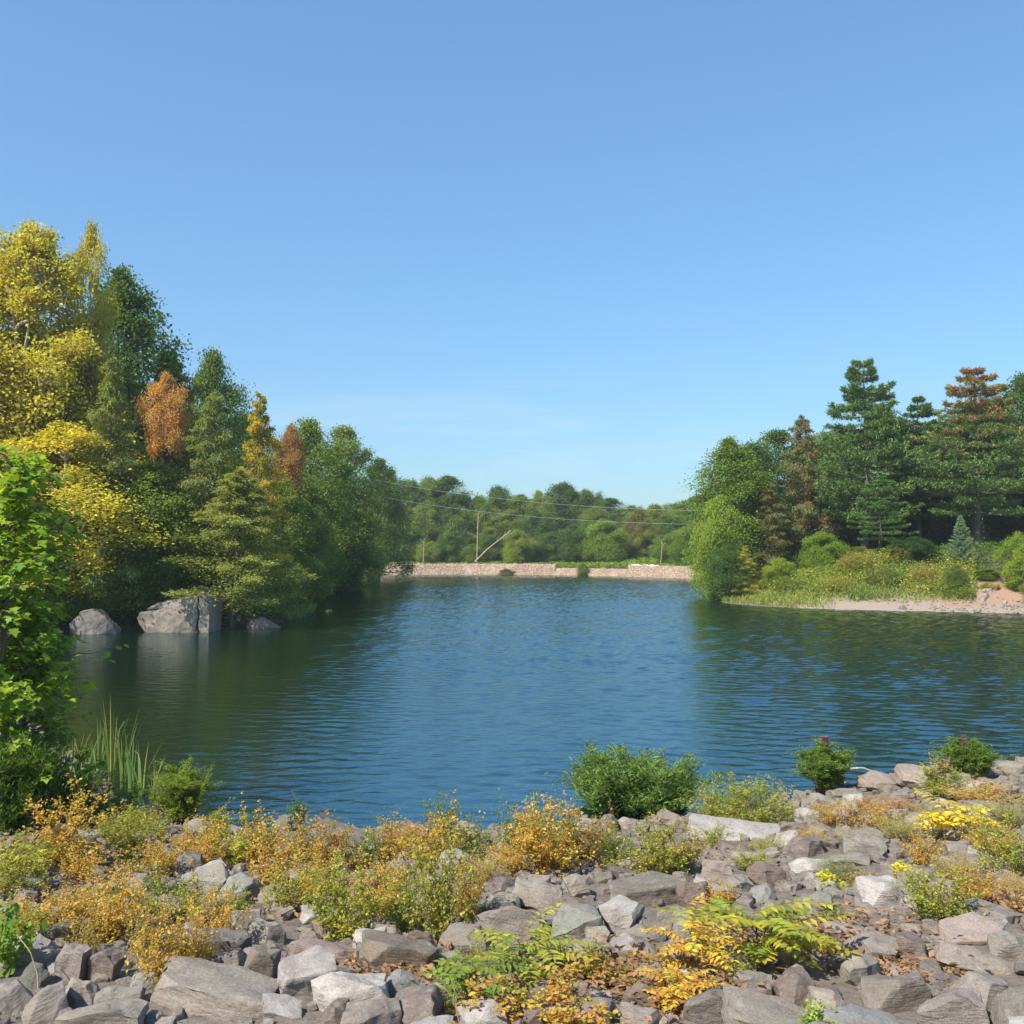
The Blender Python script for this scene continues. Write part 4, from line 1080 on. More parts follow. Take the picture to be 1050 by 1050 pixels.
# leafy sapling at the shaded edge: big lobed leaves
def sapling(seed):
    r = np.random.default_rng(seed); T = Acc(); A2 = Acc()
    n = 8; tz = np.linspace(-.05, 3.7, n)
    tp = np.stack([np.cumsum(r.normal(0, .04, n)), np.cumsum(r.normal(0, .04, n)), tz], 1); tp[:2, :2] = 0
    T.add(*tube(tp, np.linspace(.05, .012, n), 8))
    for i in range(130):
        z = r.uniform(.05, 3.75); a = r.random() * 6.28; Lb = r.uniform(.6, 1.2) * (1.30 - .22 * z) 
        s0 = np.array([np.interp(z, tz, tp[:, 0]), np.interp(z, tz, tp[:, 1]), min(z, 3.6)])
        e = s0 + np.array([math.cos(a) * Lb, math.sin(a) * Lb, r.uniform(.05, .45)])
        pts = bend(s0, e, .08, 7, r, .02); T.add(*tube(pts, np.linspace(.012, .003, 7), 5))
        m = 34; t = r.uniform(.15, 1.02, m); idx = np.clip(t * 6, 0, 5.999); k = idx.astype(int); f = (idx - k)[:, None]
        P = pts[k] * (1 - f) + pts[k + 1] * f + np.clip(r.normal(0, .06, (m, 3)), -.12, .12)
        ang = a + r.normal(0, 1.0, m); D = np.stack([np.cos(ang), np.sin(ang), r.normal(-.35, .35, m)], 1)
        N = np.array([0, 0, 1.0]) + .55 * np.stack([np.cos(ang), np.sin(ang), 0 * ang], 1) + r.normal(0, .3, (m, 3))
        L = .098 * r.uniform(.6, 1.35, m); cl = r.random()
        A2.add(*leaves(MAPLE, P, D, N, L, L * 1.0, r, np.clip(cl * .5 + r.random(m) * .5, 0, 1)))
    return {'trunk': T.mesh('trunk_mesh', M['bark'], True), 'crown': A2.mesh('crown_mesh', M['leaf'])}
SP = sapling(77)
for px, dist, top, w, lab in ((26, 14.6, 615, 0.7, 'shorter leafy sapling half behind the bright sapling, nearer the water'), (0, 14.0, 455, 1.2, 'leafy sapling with large bright lobed leaves standing at the frame edge over the water'),):
    x, y = at(px, dist); z = gz(x, y)
    root = link('sapling', None, None, (x, y, z)); hs = (ztop(top, dist) - z) / 3.9
    if px == 0: SAPL = root
    root.scale = (w, w, hs); root.rotation_euler = (0, 0, 1.1)
    link('trunk', SP['trunk'], root); c = link('crown', SP['crown'], root); c.color = (.07, .14, .014, 1) if px == 0 else (.05, .105, .012, 1); c['leaf_tint'] = [.19, .24, .025] if px == 0 else [.12, .18, .02]
    tag(root, lab, 'sapling')
T2 = Acc(); x, y = at(-10, 13.5)
T2.add(*tube(np.array([(x - .6, y, 3.60), (x + .1, y - .05, 3.66), (x + .5, y, 3.74)]), [.03, .025, .008], 7))
bb = link('bare_branch', T2.mesh('bare_branch_mesh', M['drystem'], True), SAPL); bb['label'] = 'bare pinkish branch'
bb.matrix_parent_inverse = Matrix.LocRotScale(SAPL.location, SAPL.rotation_euler, SAPL.scale).inverted()

# sticks
def stick(pts_px, rad, label, mat='drystem', dz=0.0, name='dead_stick', cat='stick'):
    P = []
    for px, py, base in pts_px:
        x, y, z = hit(px, base); P.append((x, y, CAM[2] + (HZ - py) / FPX * y + dz))
    P = np.array(P); o0 = P[0].copy()
    n = 12; s = np.linspace(0, len(P) - 1, n); Q = np.stack([np.interp(s, np.arange(len(P)), P[:, i]) for i in range(3)], 1)
    T3 = Acc(); T3.add(*tube(Q - o0, np.linspace(rad, rad * .45, n), 7))
    tag(link(name, T3.mesh(name + '_mesh', M[mat], True), None, o0), label, cat)
stick([(872, 786, 800), (885, 785, 800), (898, 790, 800), (908, 799, 802)], .022, 'bent bare branch arching over the water beside the flat topped shrub', 'palebark', name='bare_branch', cat='branch')
stick([(322, 856, 858), (342, 847, 852)], .012, 'short pale stick pointing over the water', 'palebark')
stick([(40, 1012, 1020), (38, 990, 1020), (30, 968, 1018), (16, 952, 1016)], .006, 'thin dry stalk curving above the stones near the corner')
stick([(860, 973, 976), (878, 969, 972), (905, 962, 967)], .006, 'thin straw lying across a grey wedge rock')
stick([(905, 985, 992), (935, 996, 1002), (952, 1004, 1010)], .010, 'pale dry twig lying beside the round brown rock')
stick([(728, 988, 995), (755, 994, 1000), (782, 998, 1004)], .008, 'reddish twig under the largest yellow frond plant')

# ------------------------------------------------------------------ litter + grass (uncountable)
def scatter(n, sampler, tmpl, L, W, c1, c2, name, label, cat, up=0.2, mat='leaf', lift=0.01, nrmj=.45):
    P = sampler(n); m = len(P); r = RNG
    a = r.random(m) * 6.28
    D = np.stack([np.cos(a), np.sin(a), r.normal(up, .25, m)], 1); N = np.array([0, 0, 1.0]) + r.normal(0, nrmj, (m, 3))
    Ls = L * r.uniform(.6, 1.4, m); A3 = Acc(); A3.add(*leaves(tmpl, P + np.array([0, 0, lift]), D, N, Ls, Ls * W / L, r))
    o = link(name, A3.mesh(name + '_mesh', M[mat])); o.color = (*c1, 1); o['leaf_tint'] = [float(v) for v in c2]
    return tag(o, label, cat, None, 'stuff')


def patches(spots, sig):
    def f(n):
        k = RNG.integers(len(spots), size=n); s = np.array(spots, float)
        px = s[k, 0] + RNG.normal(0, 1, n) * s[k, 2]; py = s[k, 1] + RNG.normal(0, 1, n) * s[k, 3]
        pts = []
        base = {}
        for i in range(len(spots)): base[i] = hit(spots[i][0], spots[i][1])
        for i in range(n):
            bx, by, bz = base[k[i]]
            pts.append((bx + (px[i] - s[k[i], 0]) / FPX * by, by + (s[k[i], 1] - py[i]) / FPX * by * 3.2))
        p = np.array(pts); return np.stack([p[:, 0], p[:, 1], np.maximum(height(p[:, 0], p[:, 1]), 0) + RNG.random(n) * .10], 1)
    return f


scatter(6500, patches([(540, 1015, 60, 22), (640, 1005, 40, 14), (850, 958, 50, 12), (1010, 935, 40, 10), (410, 1000, 30, 10), (700, 1015, 40, 14), (600, 890, 80, 10), (300, 930, 60, 14), (900, 830, 60, 8), (80, 920, 60, 14), (930, 1005, 30, 10), (470, 880, 90, 12), (820, 975, 40, 12)], 1),
        DIAMOND, .055, .03, (0.15, 0.085, 0.05), (0.26, 0.16, 0.09), 'leaf_litter', 'curled brown dead leaves lying among the riprap rocks', 'leaf litter')


def bank(n, px0, px1, smin, smax, y0, y1, hmax, patch=None):
    out = np.zeros((0, 3))
    while len(out) < n:
        y = RNG.uniform(y0, y1, n * 2); px = RNG.uniform(px0, px1, n * 2); x = (px - CX) / FPX * y
        s = sdist(x, y); j1 = RNG.normal(0, 9, len(x)); j2 = RNG.normal(0, .5, len(x))
        ok = (s > smin) & (s < smax) & ~((px > 842 + j1) & (s < 3.2 + 1.2 * j2) & (y < 90) & (y > 50)) & ~((px > 994 + 1.5 * j1) & (s < 6.2 + 1.5 * j2) & (y > 50) & (y < 80))
        if patch: ok &= wob(x, y, patch, 2.0) + RNG.normal(0, .25, len(x)) > 0.15
        p = np.stack([x, y, height(x, y) + RNG.random(len(x)) ** 2 * hmax], 1)[ok]
        out = np.concatenate([out, p])
    return out[:n]


scatter(36000, lambda n: bank(n, 735, 1000, .1, 16, 62, 98, .3), BLADE, .30, .045, (0.10, 0.15, 0.03), (0.20, 0.20, 0.05), 'grass', 'long green grass growing on the bank across the lake', 'grass', 1.3)
scatter(26000, lambda n: bank(n, 745, 1000, 1.2, 15, 62, 98, .95, .45), DIAMOND, .16, .08, (0.115, 0.165, 0.028), (0.20, 0.20, 0.035), 'meadow_weeds', 'mounded yellow green weeds on the bank across the lake', 'weeds', .4)
scatter(24000, lambda n: bank(n, 745, 1000, 2.2, 16, 62, 98, .8, .62), DIAMOND, .17, .08, (0.06, 0.115, 0.025), (0.11, 0.16, 0.035), 'leafy_weeds', 'darker green leafy weeds among the grass across the lake', 'weeds', .4)
scatter(2600, lambda n: bank(n, 745, 1000, 3.5, 13, 62, 96, .5, .8), DIAMOND, .15, .09, (0.36, 0.28, 0.03), (0.28, 0.26, 0.04), 'goldenrod_flowers', 'yellow goldenrod blooms through the grass across the lake', 'flowers', .5, lift=.45)
scatter(16000, lambda n: bank(n, 200, 352, .05, 4, 58, 112, .3), BLADE, .45, .06, (0.07, 0.12, 0.03), (0.15, 0.19, 0.04), 'shore_grass', 'dim green grass along the wooded shore', 'grass', 1.6)
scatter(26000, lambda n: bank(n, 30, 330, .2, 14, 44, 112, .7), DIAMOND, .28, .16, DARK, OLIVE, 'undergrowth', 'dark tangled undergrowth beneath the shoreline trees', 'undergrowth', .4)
scatter(30000, lambda n: bank(n, 380, 740, .9, 20, 118, 190, .5), DIAMOND, .40, .22, MID, LIME, 'wall_top_weeds', 'green weeds growing along the top of the dam', 'weeds', .6)
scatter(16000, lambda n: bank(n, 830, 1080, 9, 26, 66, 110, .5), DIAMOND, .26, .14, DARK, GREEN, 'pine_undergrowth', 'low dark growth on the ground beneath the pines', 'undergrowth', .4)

# ------------------------------------------------------------------ trees: wooded shore
WS = 'trees along the wooded hillside shore'
tree('open_b', 88, 59, 220, 60, (0.20, 0.20, 0.035), (0.30, 0.25, 0.035), 'narrow yellow tree rising beside the tallest yellow tree, its tip against the sky', group=WS)
tree('open_a', 26, 56, 222, 150, (0.20, 0.205, 0.035), (0.32, 0.26, 0.035), 'tallest yellow leaved tree, pale trunk showing, above the bright sapling', group=WS)
tree('open_b', -52, 55, 258, 170, (0.22, 0.22, 0.03), (0.33, 0.27, 0.035), 'yellow green tree cut by the frame edge beside the tallest yellow tree', group=WS)
tree('open_b', 62, 52, 430, 170, YG, (0.38, 0.30, .03), 'lower yellow tree under the tallest yellow tree, overhanging the dark boulder', group=WS)
tree('round_c', 126, 66, 268, 92, DARK, GREEN, 'tall dark green tree rising behind the yellow trees', group=WS)
tree('round_d', 60, 60, 330, 130, GREEN, OLIVE, 'green tree filled with shade behind the tallest yellow tree', group=WS)
tree('feather_a', 112, 52, 345, 92, OLIVE, GREY, 'soft olive tree between the tallest yellow tree and the orange one', group=WS)
tree('round_b', 218, 82, 356, 66, DARK, MID, 'dark tree top poking up behind the orange tree', group=WS)
tree('round_e', 172, 70, 362, 56, BRN, OLIVE, 'brownish olive tree just above the orange tree', group=WS)
tree('top_a', 168, 57, 378, 72, ORA, RUST, 'bright orange autumn tree among green ones', group=WS)
tree('feather_b', 222, 55, 384, 92, GREY, OLIVE, 'grey green feathery tree beside the orange tree', group=WS)
tree('feather_a', 266, 60, 386, 72, OLIVE, (0.33, .24, .03), 'yellow tipped conical tree standing highest past the orange tree', group=WS)
tree('top_a', 298, 70, 432, 50, PURP, (0.27, .15, .04), 'purple brown and orange tree at the edge of the conical ones', group=WS)
tree('feather_b', 238, 52.5, 470, 128, (0.105, 0.135, 0.036), (0.17, .175, .04), 'light olive spreading tree leaning over the biggest boulder', group=WS)
tree('round_d', 155, 54, 470, 90, MID, OLIVE, 'mid green tree behind the biggest boulder', group=WS)
tree('low_a', 110, 53, 520, 108, OLIVE, YG, 'olive tree hanging over the dark rounded boulder', group=WS)
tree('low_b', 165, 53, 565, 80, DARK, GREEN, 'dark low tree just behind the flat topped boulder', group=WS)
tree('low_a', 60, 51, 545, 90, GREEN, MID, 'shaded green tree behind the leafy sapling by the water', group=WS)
tree('low_b', 205, 58, 540, 80, GREEN, MID, 'low green tree under the grey feathery tree', group=WS)
tree('round_b', 318, 88, 428, 74, GREEN, MID, 'tall green tree first past the purple brown tree', group=WS)
tree('round_a', 352, 104, 436, 66, GREEN, OLIVE, 'tall open topped green tree against the sky', group=WS)
tree('round_e', 302, 84, 495, 62, (0.085, .125, .02), YG, 'yellow green leaved tree below the tall green trees', group=WS)
tree('round_d', 345, 102, 488, 70, DARK, MID, 'shadowed green tree low beside the dam end', group=WS)
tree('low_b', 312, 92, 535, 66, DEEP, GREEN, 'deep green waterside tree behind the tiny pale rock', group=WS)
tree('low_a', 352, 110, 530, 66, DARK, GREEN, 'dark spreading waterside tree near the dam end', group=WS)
tree('low_a', 378, 122, 520, 50, OLIVE, MID, 'lighter tree touching the end of the dam', group=WS)
tree('low_b', 282, 76, 548, 66, DARK, GREEN, 'dark low tree behind the grassy spit', group=WS)
tree('round_c', 388, 140, 468, 46, DARK, GREEN, 'dark green tree on the slope above the dam end', group=WS)
tree('round_b', 10, 62, 300, 110, DARK, GREEN, 'dark tree mass behind the yellow trees at the frame edge', group=WS)
tree('low_a', 15, 49, 520, 120, GREEN, MID, 'leafy green tree over the water behind the sapling', group=WS)
tree('round_a', 185, 92, 400, 80, GREEN, MID, 'green tree deep in the wood behind the orange tree', group=WS)
tree('round_d', 250, 96, 420, 80, GREEN, DARK, 'green tree deep in the wood behind the conical trees', group=WS)
tree('round_e', 130, 78, 380, 90, DARK, GREEN, 'dark tree deep in the wood behind the soft olive tree', group=WS)
tree('low_b', 247, 57, 602, 26, OLIVE, GREEN, 'small shoreline shrub tree past the biggest boulder', group=WS)

tree('feather_b', 176, 59, 436, 84, OLIVE, GREEN, 'olive green tree standing just below the orange crown', group=WS)
tree('round_e', 306, 78, 478, 50, GREEN, OLIVE, 'green tree just below the purple brown crown', group=WS)

tree('round_e', 290, 67, 490, 44, MID, OLIVE, 'fresh green tree standing before the purple brown crown', group=WS)

# far side, beyond the dam
FT = 'trees beyond the dam wall'
cols = [(GREEN, MID), (DARK, GREEN), (MID, OLIVE), (GREEN, OLIVE), (DARK, MID), (OLIVE, MID), (GREEN, DARK)]
word = {0: 'green', 1: 'dark green', 2: 'mid green', 3: 'green and olive', 4: 'dark mottled', 5: 'olive', 6: 'deep green'}
ordn = ['first', 'second', 'third', 'fourth', 'fifth', 'sixth', 'seventh', 'eighth', 'ninth', 'tenth', 'eleventh', 'twelfth', 'thirteenth', 'fourteenth', 'fifteenth', 'sixteenth', 'seventeenth', 'eighteenth']
def far(p): return [tuple(1.05 * v + 0.003 for v in c) for c in p]
back = [(400, 485, 52, 0), (420, 492, 42, 4), (440, 490, 46, 3), (458, 487, 40, 6), (476, 506, 34, 1), (492, 508, 36, 0), (510, 499, 36, 6), (532, 506, 36, 0), (553, 503, 34, 2), (577, 495, 52, 1), (602, 503, 42, 6), (624, 510, 36, 1), (648, 518, 36, 0), (672, 517, 36, 2), (694, 516, 40, 5), (716, 508, 44, 0)]
for i, (px, top, w, c) in enumerate(back):
    tree(['wide_a', 'wide_b', 'wide_c', 'round_e'][i % 4], px, 196 + RNG.uniform(-6, 8), top, w * 1.15, *far(cols[c]), f'{word[c]} tree of the tall row beyond the dam, {ordn[i]} from the wooded shore', group=FT)
front = [(396, 548, 34, 2), (418, 540, 38, 4), (441, 556, 26, 5), (463, 545, 34, 1), (484, 558, 26, 0), (506, 548, 34, 6), (540, 553, 30, 4), (566, 545, 36, 1), (588, 538, 40, 1), (642, 553, 30, 4), (664, 545, 30, 5), (684, 556, 26, 0), (704, 540, 38, 2)]
for i, (px, top, w, c) in enumerate(front):
    tree(['low_a', 'wide_c', 'low_b', 'wide_a'][i % 4], px, 178 + RNG.uniform(-2, 5), top, w * 1.1, *far(cols[c]), f'{word[c]} lower tree directly behind the dam, {ordn[i]} from the wooded shore', group=FT)
mid = [(408, 515, 46, 3), (432, 518, 42, 2), (470, 520, 40, 0), (500, 520, 42, 5), (524, 522, 38, 3), (548, 521, 40, 6), (612, 520, 38, 3), (634, 526, 38, 1), (660, 530, 38, 2), (690, 530, 40, 1)]
for i, (px, top, w, c) in enumerate(mid):
    tree(['wide_b', 'wide_a', 'wide_c', 'wide_b'][i % 4], px, 187 + RNG.uniform(-2, 4), top, w * 1.15, *far(cols[c]), f'{word[c]} tree in the middle row beyond the dam, {ordn[i]} from the wooded shore', group=FT)
tree('low_a', 619, 174, 532, 48, LIME, MID, 'bright lime green tree behind the low middle of the dam', group=FT)
tree('low_b', 655, 180, 522, 34, BRN, OLIVE, 'brownish dull tree behind the pale end block of the dam', group=FT)
tree('low_a', 530, 175, 543, 34, YG, MID, 'yellow green small tree where the leaning pale trunk ends', group=FT)
for i, (px, dist, top, w) in enumerate([(480, 260, 512, 70), (540, 270, 512, 80), (600, 265, 508, 80), (660, 260, 522, 80), (420, 240, 500, 80), (720, 250, 515, 80)]):
    tree('wide_a', px, dist, top, w, DARK, GREEN, f'farthest dark tree crown of the ridge beyond the dam, {ordn[[420, 480, 540, 600, 660, 720].index(px)]} from the wooded shore', group=FT)

for px, dist, top, w, lb in ((688, 163, 548, 34, 'low mid green tree behind the dam just past its pale end block'), (708, 152, 540, 40, 'green tree on the slope behind the end of the dam nearest the point'), (728, 142, 548, 36, 'low green tree half hidden behind the light green tree at the point')):
    tree('wide_c', px, dist, top, w, GREEN, MID, lb, group=FT)

# bare trunks behind the dam
def bare(pts, rad, label):
    P = []
    for px, py, dist in pts:
        x, y = at(px, dist); P.append((x, y, ztop(py, dist)))
    P = np.array(P); o0 = P[0].copy(); n = 10; s = np.linspace(0, len(P) - 1, n)
    Q = np.stack([np.interp(s, np.arange(len(P)), P[:, i]) for i in range(3)], 1) - o0
    T3 = Acc(); T3.add(*tube(Q, np.linspace(rad, rad * .5, n), 8))
    for k in (5, 7, 8):
        T3.add(*tube(bend(Q[k], Q[k] + np.array([RNG.normal(0, .8), RNG.normal(0, .4), .9]), .1, 4), np.linspace(rad * .35, .02, 4), 5))
    tag(link('bare_tree', T3.mesh('bare_tree_mesh', M['drystem'], True), None, o0), label, 'tree trunk')
bare([(489, 582, 173), (489.5, 555, 173), (490.5, 525, 173)], .11, 'upright pale bare trunk behind the dam wall')
bare([(487, 576, 172), (500, 563, 172), (514, 552, 172), (524, 544, 172)], .13, 'leaning pale yellow trunk beside the upright bare trunk')
bare([(434, 580, 173), (434.5, 565, 173), (435, 552, 173)], .08, 'thin pale trunk behind the dam near the wooded shore')
bare([(677, 582, 160), (678, 570, 160), (679, 556, 160)], .08, 'thin pale trunk behind the dam near its pale end block')

# shrubs on the dam face
tree('low_b', 597, 160, 577, 15, OLIVE, MID, 'small green shrub growing against the low middle of the dam', 'shrub', 'shrub')
tree('low_a', 519, 164, 583, 24, OLIVE, BRN, 'flat olive shrub at the foot of the dam wall', 'shrub', 'shrub')
tree('low_a', 338, 66.5, 624, 12, LIME, MID, 'bright grass green tuft of a shrub at the tip of the grassy spit', 'shrub', 'shrub')
tree('low_b', 306, 66.5, 622, 36, OLIVE, BRN, 'brownish green shrub on the grassy spit past the low pink boulder', 'shrub', 'shrub')

# ------------------------------------------------------------------ trees: pine bank
PB = 'trees on the bank of the pines'
tree('round_c', 752, 92, 446, 62, GREEN, MID, 'open green broadleaf tree at the lakeward end of the pines', group=PB)
tree('round_d', 772, 96, 452, 60, GREEN, DARK, 'fuller green broadleaf tree right beside the open one', group=PB)
tree('low_a', 738, 84, 508, 76, (0.10, .16, .02), YG, 'light green low tree hanging over the water at the point', group=PB)
tree('low_b', 748, 80, 560, 66, DEEP, GREEN, 'dark green bush tree touching the water at the point', group=PB)
tree('feather_a', 764, 79, 555, 30, YEL, YG, 'small yellow leaved shrub tree on the point', group=PB)
tree('feather_b', 822, 97, 414, 72, BRN, GREY, 'thin brownish conifer left of the tall dark pine', group=PB)
tree('feather_a', 790, 90, 486, 54, GREY, BRN, 'grey brown twiggy tree in front of the broadleaf trees', group=PB)
tree('pine_a', 886, 92, 364, 138, PINEG, (0.095, .145, .035), 'tall dark pine with a pointed ragged top, highest of the bank', 'pine tree', 'pine_tree', PB, lean=-0.02)
tree('pine_b', 1002, 88, 374, 158, PINEL, (0.26, .135, .06), 'broad pine with rusty brown upper branches', 'pine tree', 'pine_tree', PB)
tree('pine_c', 942, 97, 404, 110, PINEG, PINEL, 'pine standing back between the dark pine and the rusty pine', 'pine tree', 'pine_tree', PB)
tree('pine_c', 902, 84, 486, 74, PINEL, PINEG, 'short spreading pine beneath the tall dark pine', 'pine tree', 'pine_tree', PB)
tree('round_b', 1052, 100, 380, 80, DARK, GREEN, 'dark broadleaf tree behind the rusty pine at the frame edge', group=PB)
tree('spruce', 985, 77, 526, 36, (.12, .18, .10), (.17, .22, .12), 'small blue green young conifer on the bank under the rusty pine', 'conifer', 'young_conifer', PB)
tree('low_b', 1046, 70, 548, 56, YG, LIME, 'yellow green bush at the top of the bare earth slope', 'bush', 'bush', PB)
tree('low_a', 842, 82, 545, 62, LIME, MID, 'bright lime shrub at the foot of the pines', 'shrub', 'shrub', PB)
tree('low_a', 880, 84, 560, 50, OLIVE, GREEN, 'olive shrub right of the bright lime shrub', 'shrub', 'shrub', PB)
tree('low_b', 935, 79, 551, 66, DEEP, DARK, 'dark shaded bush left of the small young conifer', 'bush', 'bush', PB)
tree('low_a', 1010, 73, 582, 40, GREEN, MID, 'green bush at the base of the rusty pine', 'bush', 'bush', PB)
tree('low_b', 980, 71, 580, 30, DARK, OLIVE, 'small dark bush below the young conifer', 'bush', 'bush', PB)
tree('low_a', 800, 80, 572, 50, LIME, YG, 'yellow green shrub in the grass near the point', 'shrub', 'shrub', PB)
tree('low_a', 1060, 66, 590, 34, (.09, .12, .02), YG, 'drooping bush at the edge of the bare earth slope', 'bush', 'bush', PB)
for i, (px, dist, top, w, c) in enumerate([(800, 112, 440, 80, 1), (850, 116, 440, 80, 4), (905, 118, 420, 90, 1), (960, 116, 430, 90, 6), (1015, 114, 410, 90, 1), (1075, 110, 400, 90, 1), (760, 110, 470, 60, 0)]):
    tree(['round_a', 'round_d', 'round_b'][i % 3], px, dist, top, w, *cols[c], f'{word[c]} tree in the shaded wood behind the pines, {ordn[sorted([800, 850, 905, 960, 1015, 1075, 760]).index(px)]} counting from the lake', group=PB)
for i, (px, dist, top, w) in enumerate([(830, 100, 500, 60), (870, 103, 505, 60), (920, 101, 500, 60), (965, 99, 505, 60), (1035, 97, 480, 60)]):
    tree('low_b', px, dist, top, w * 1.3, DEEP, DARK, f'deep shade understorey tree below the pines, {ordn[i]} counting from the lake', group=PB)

# ------------------------------------------------------------------ power lines
M['cable'] = simple_mat('grey_cable', (0.42, 0.46, 0.34), (0.52, 0.54, 0.42), 3, 0.6, 0)
def cable(pts, label):
    P = np.array([(*at(px, d), ztop(py, d)) for px, py, d in pts]); n = 40
    t = np.linspace(0, 1, len(P)); s = np.linspace(0, 1, n)
    Q = np.stack([np.polyval(np.polyfit(t, P[:, i], 2), s) for i in range(3)], 1); o0 = Q[0].copy()
    T3 = Acc(); T3.add(*tube(Q - o0, .026, 6))
    tag(link('power_line', T3.mesh('power_line_mesh', M['cable'], True), None, o0), label, 'power line')
cable([(335, 482, 128), (470, 506, 144), (600, 519, 156), (735, 524, 168)], 'upper pale power line sagging across in front of the far trees')
cable([(345, 500, 128), (470, 522, 144), (600, 533.5, 156), (735, 538, 168)], 'lower pale power line sagging across in front of the far trees')

# ------------------------------------------------------------------ rock labels
ordw = ['nearest', 'second nearest', 'third nearest', 'fourth nearest', 'fifth nearest', 'sixth nearest', 'seventh nearest', 'eighth nearest', 'ninth nearest', 'tenth nearest', 'eleventh nearest', 'twelfth nearest', 'thirteenth nearest', 'fourteenth nearest', 'fifteenth nearest', 'sixteenth nearest']
keys = {}
for o, e in ROCK_OBJ:
    x, y = e[0], e[1]
    lm, lx, ly = min(LANDMARK, key=lambda q: (q[1] - x) ** 2 + (q[2] - y) ** 2)
    dx, dy = x - lx, y - ly
    side = ('right of' if dx > 0 else 'left of') if abs(dx) > abs(dy) else ('behind' if dy > 0 else 'in front of')
    size = 'large' if e[2] > .42 else ('small' if e[2] < .24 else 'medium')
    k = (size, e[4], e[5], side, lm)
    keys.setdefault(k, []).append((dx * dx + dy * dy, o))
fk = {}
for o, d in FILL:
    x, y = o.location.x, o.location.y
    lm, lx, ly = min(LANDMARK, key=lambda q: (q[1] - x) ** 2 + (q[2] - y) ** 2)
    dx, dy = x - lx, y - ly
    side = ('right of' if dx > 0 else 'left of') if abs(dx) > abs(dy) else ('behind' if dy > 0 else 'in front of')
    fk.setdefault((*d, side, lm), []).append((dx * dx + dy * dy, o))
for (sz, tn, nm, side, lm), lst in fk.items():
    lst.sort(key=lambda q: q[0])
    for i, (d, o) in enumerate(lst):
        o['label'] = ('' if len(lst) == 1 else ordw[i] + ' ') + f'{sz} {tn} {nm} {side} {lm}'
for k, lst in keys.items():
    lst.sort(key=lambda q: q[0])
    size, tone, shape, side, lm = k
    nm = {'block': 'block of rock', 'slab': 'flat slab', 'wedge': 'angular rock', 'chunk': 'rounded rock'}[shape]
    for i, (d, o) in enumerate(lst):
        pre = '' if len(lst) == 1 else ordw[min(i, 15)] + ' '
        tag(o, f'{pre}{size} {tone} {nm} {side} {lm}', 'rock', 'riprap rocks on the near bank')

# ------------------------------------------------------------------ air
mh, nh, oh = new_mat('haze_air')
pv = nh.nodes.new('ShaderNodeVolumePrincipled'); pv.inputs['Color'].default_value = (0.93, 0.96, 1.0, 1); pv.inputs['Density'].default_value = HAZE; pv.inputs['Anisotropy'].default_value = 0.2
nh.links.new(pv.outputs[0], oh.inputs['Volume'])
zt = 34.0
hv = np.array([(x, y, z) for z in (-6.0, zt) for x, y in ((-1520, -320), (1520, -320), (1520, 2220), (-1520, 2220))])
hf_ = np.array([(3, 2, 1, 0), (4, 5, 6, 7), (0, 1, 5, 4), (1, 2, 6, 5), (2, 3, 7, 6), (3, 0, 4, 7)])
tag(link('haze', mesh_np('haze_mesh', hv, hf_, mh)), kind='stuff')

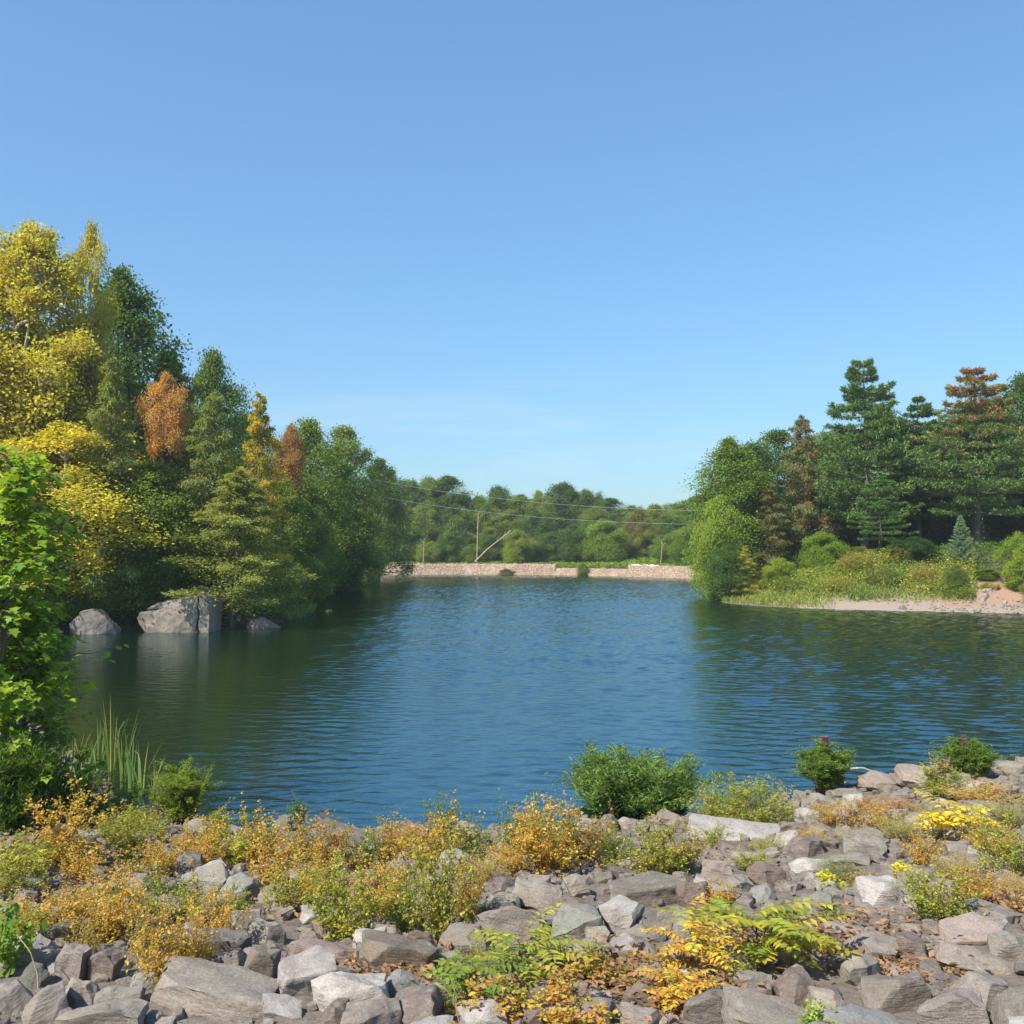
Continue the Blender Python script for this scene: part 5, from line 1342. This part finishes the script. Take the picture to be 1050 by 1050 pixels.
# ------------------------------------------------------------------ world, sun, camera
w = bpy.data.worlds.new('World'); sc.world = w; w.use_nodes = True
nt = w.node_tree; nt.nodes.clear(); g = NT(nt)
sky = g.n('ShaderNodeTexSky', sky_type='NISHITA', sun_disc=False)
sky.sun_elevation = SUN_EL; sky.sun_rotation = SUN_AZ; sky.altitude = 1200; sky.air_density = 1.6; sky.dust_density = 1.6; sky.ozone_density = 9
bg = g.n('ShaderNodeBackground'); bg.inputs[1].default_value = 0.108
wo = g.n('ShaderNodeOutputWorld')
gm = g.n('ShaderNodeGamma'); gm.inputs[1].default_value = 0.72; g.l(sky.outputs[0], gm.inputs[0])
g.l(g.mix(1.0, gm.outputs[0], (0.99, 1.29, 1.48), 'MULTIPLY'), bg.inputs[0]); tcw = g.n('ShaderNodeTexCoord'); mpw = g.n('ShaderNodeMapping'); mpw.inputs['Scale'].default_value = (2.2, 2.2, 26); mpw.inputs['Rotation'].default_value = (0.06, 0.03, 0)
g.l(tcw.outputs['Generated'], mpw.inputs[0])
wisp = g.ramp(g.noise(mpw.outputs[0], 1.6, 7, 0.6, 0.6), 0.50, 0.75, 0, 0.3)
sz_ = g.n('ShaderNodeSeparateXYZ'); g.l(tcw.outputs['Generated'], sz_.inputs[0])
el_ = g.math('MULTIPLY', g.ramp(sz_.outputs[2], 0.05, 0.09, 0, 1), g.ramp(sz_.outputs[2], 0.12, 0.2, 1, 0))
g.l(g.mix(g.math('MULTIPLY', wisp, el_), bg.inputs[0].links[0].from_socket, (4.6, 4.9, 5.2)), bg.inputs[0])
g.l(bg.outputs[0], wo.inputs[0])

sl = bpy.data.lights.new('sun', 'SUN'); sl.energy = 4.5; sl.angle = R(0.53); sl.color = (1.0, 0.94, 0.84)
so = bpy.data.objects.new('sun', sl); COL.objects.link(so)
sd_ = Vector((math.sin(SUN_AZ) * math.cos(SUN_EL), math.cos(SUN_AZ) * math.cos(SUN_EL), math.sin(SUN_EL)))
so.rotation_euler = sd_.to_track_quat('Z', 'Y').to_euler(); so.location = (-60, -40, 80)

cam = bpy.data.cameras.new('camera'); co = bpy.data.objects.new('camera', cam); COL.objects.link(co)
co.location = CAM; co.rotation_euler = (math.pi / 2 + PITCH, 0, 0)
cam.sensor_fit = 'HORIZONTAL'; cam.sensor_width = 36; cam.lens = 36 * FPX / 1050.0; cam.clip_start = 0.1; cam.clip_end = 12000
sc.camera = co
sc.view_settings.view_transform = 'Standard'; sc.view_settings.look = 'None'; sc.view_settings.exposure = 0.82; sc.view_settings.gamma = 1.0
sc.view_settings.use_curve_mapping = False
sc.render.engine = 'CYCLES'
sc.cycles.max_bounces = 8; sc.cycles.diffuse_bounces = 5; sc.cycles.glossy_bounces = 3; sc.cycles.transmission_bounces = 4
sc.cycles.use_denoising = True
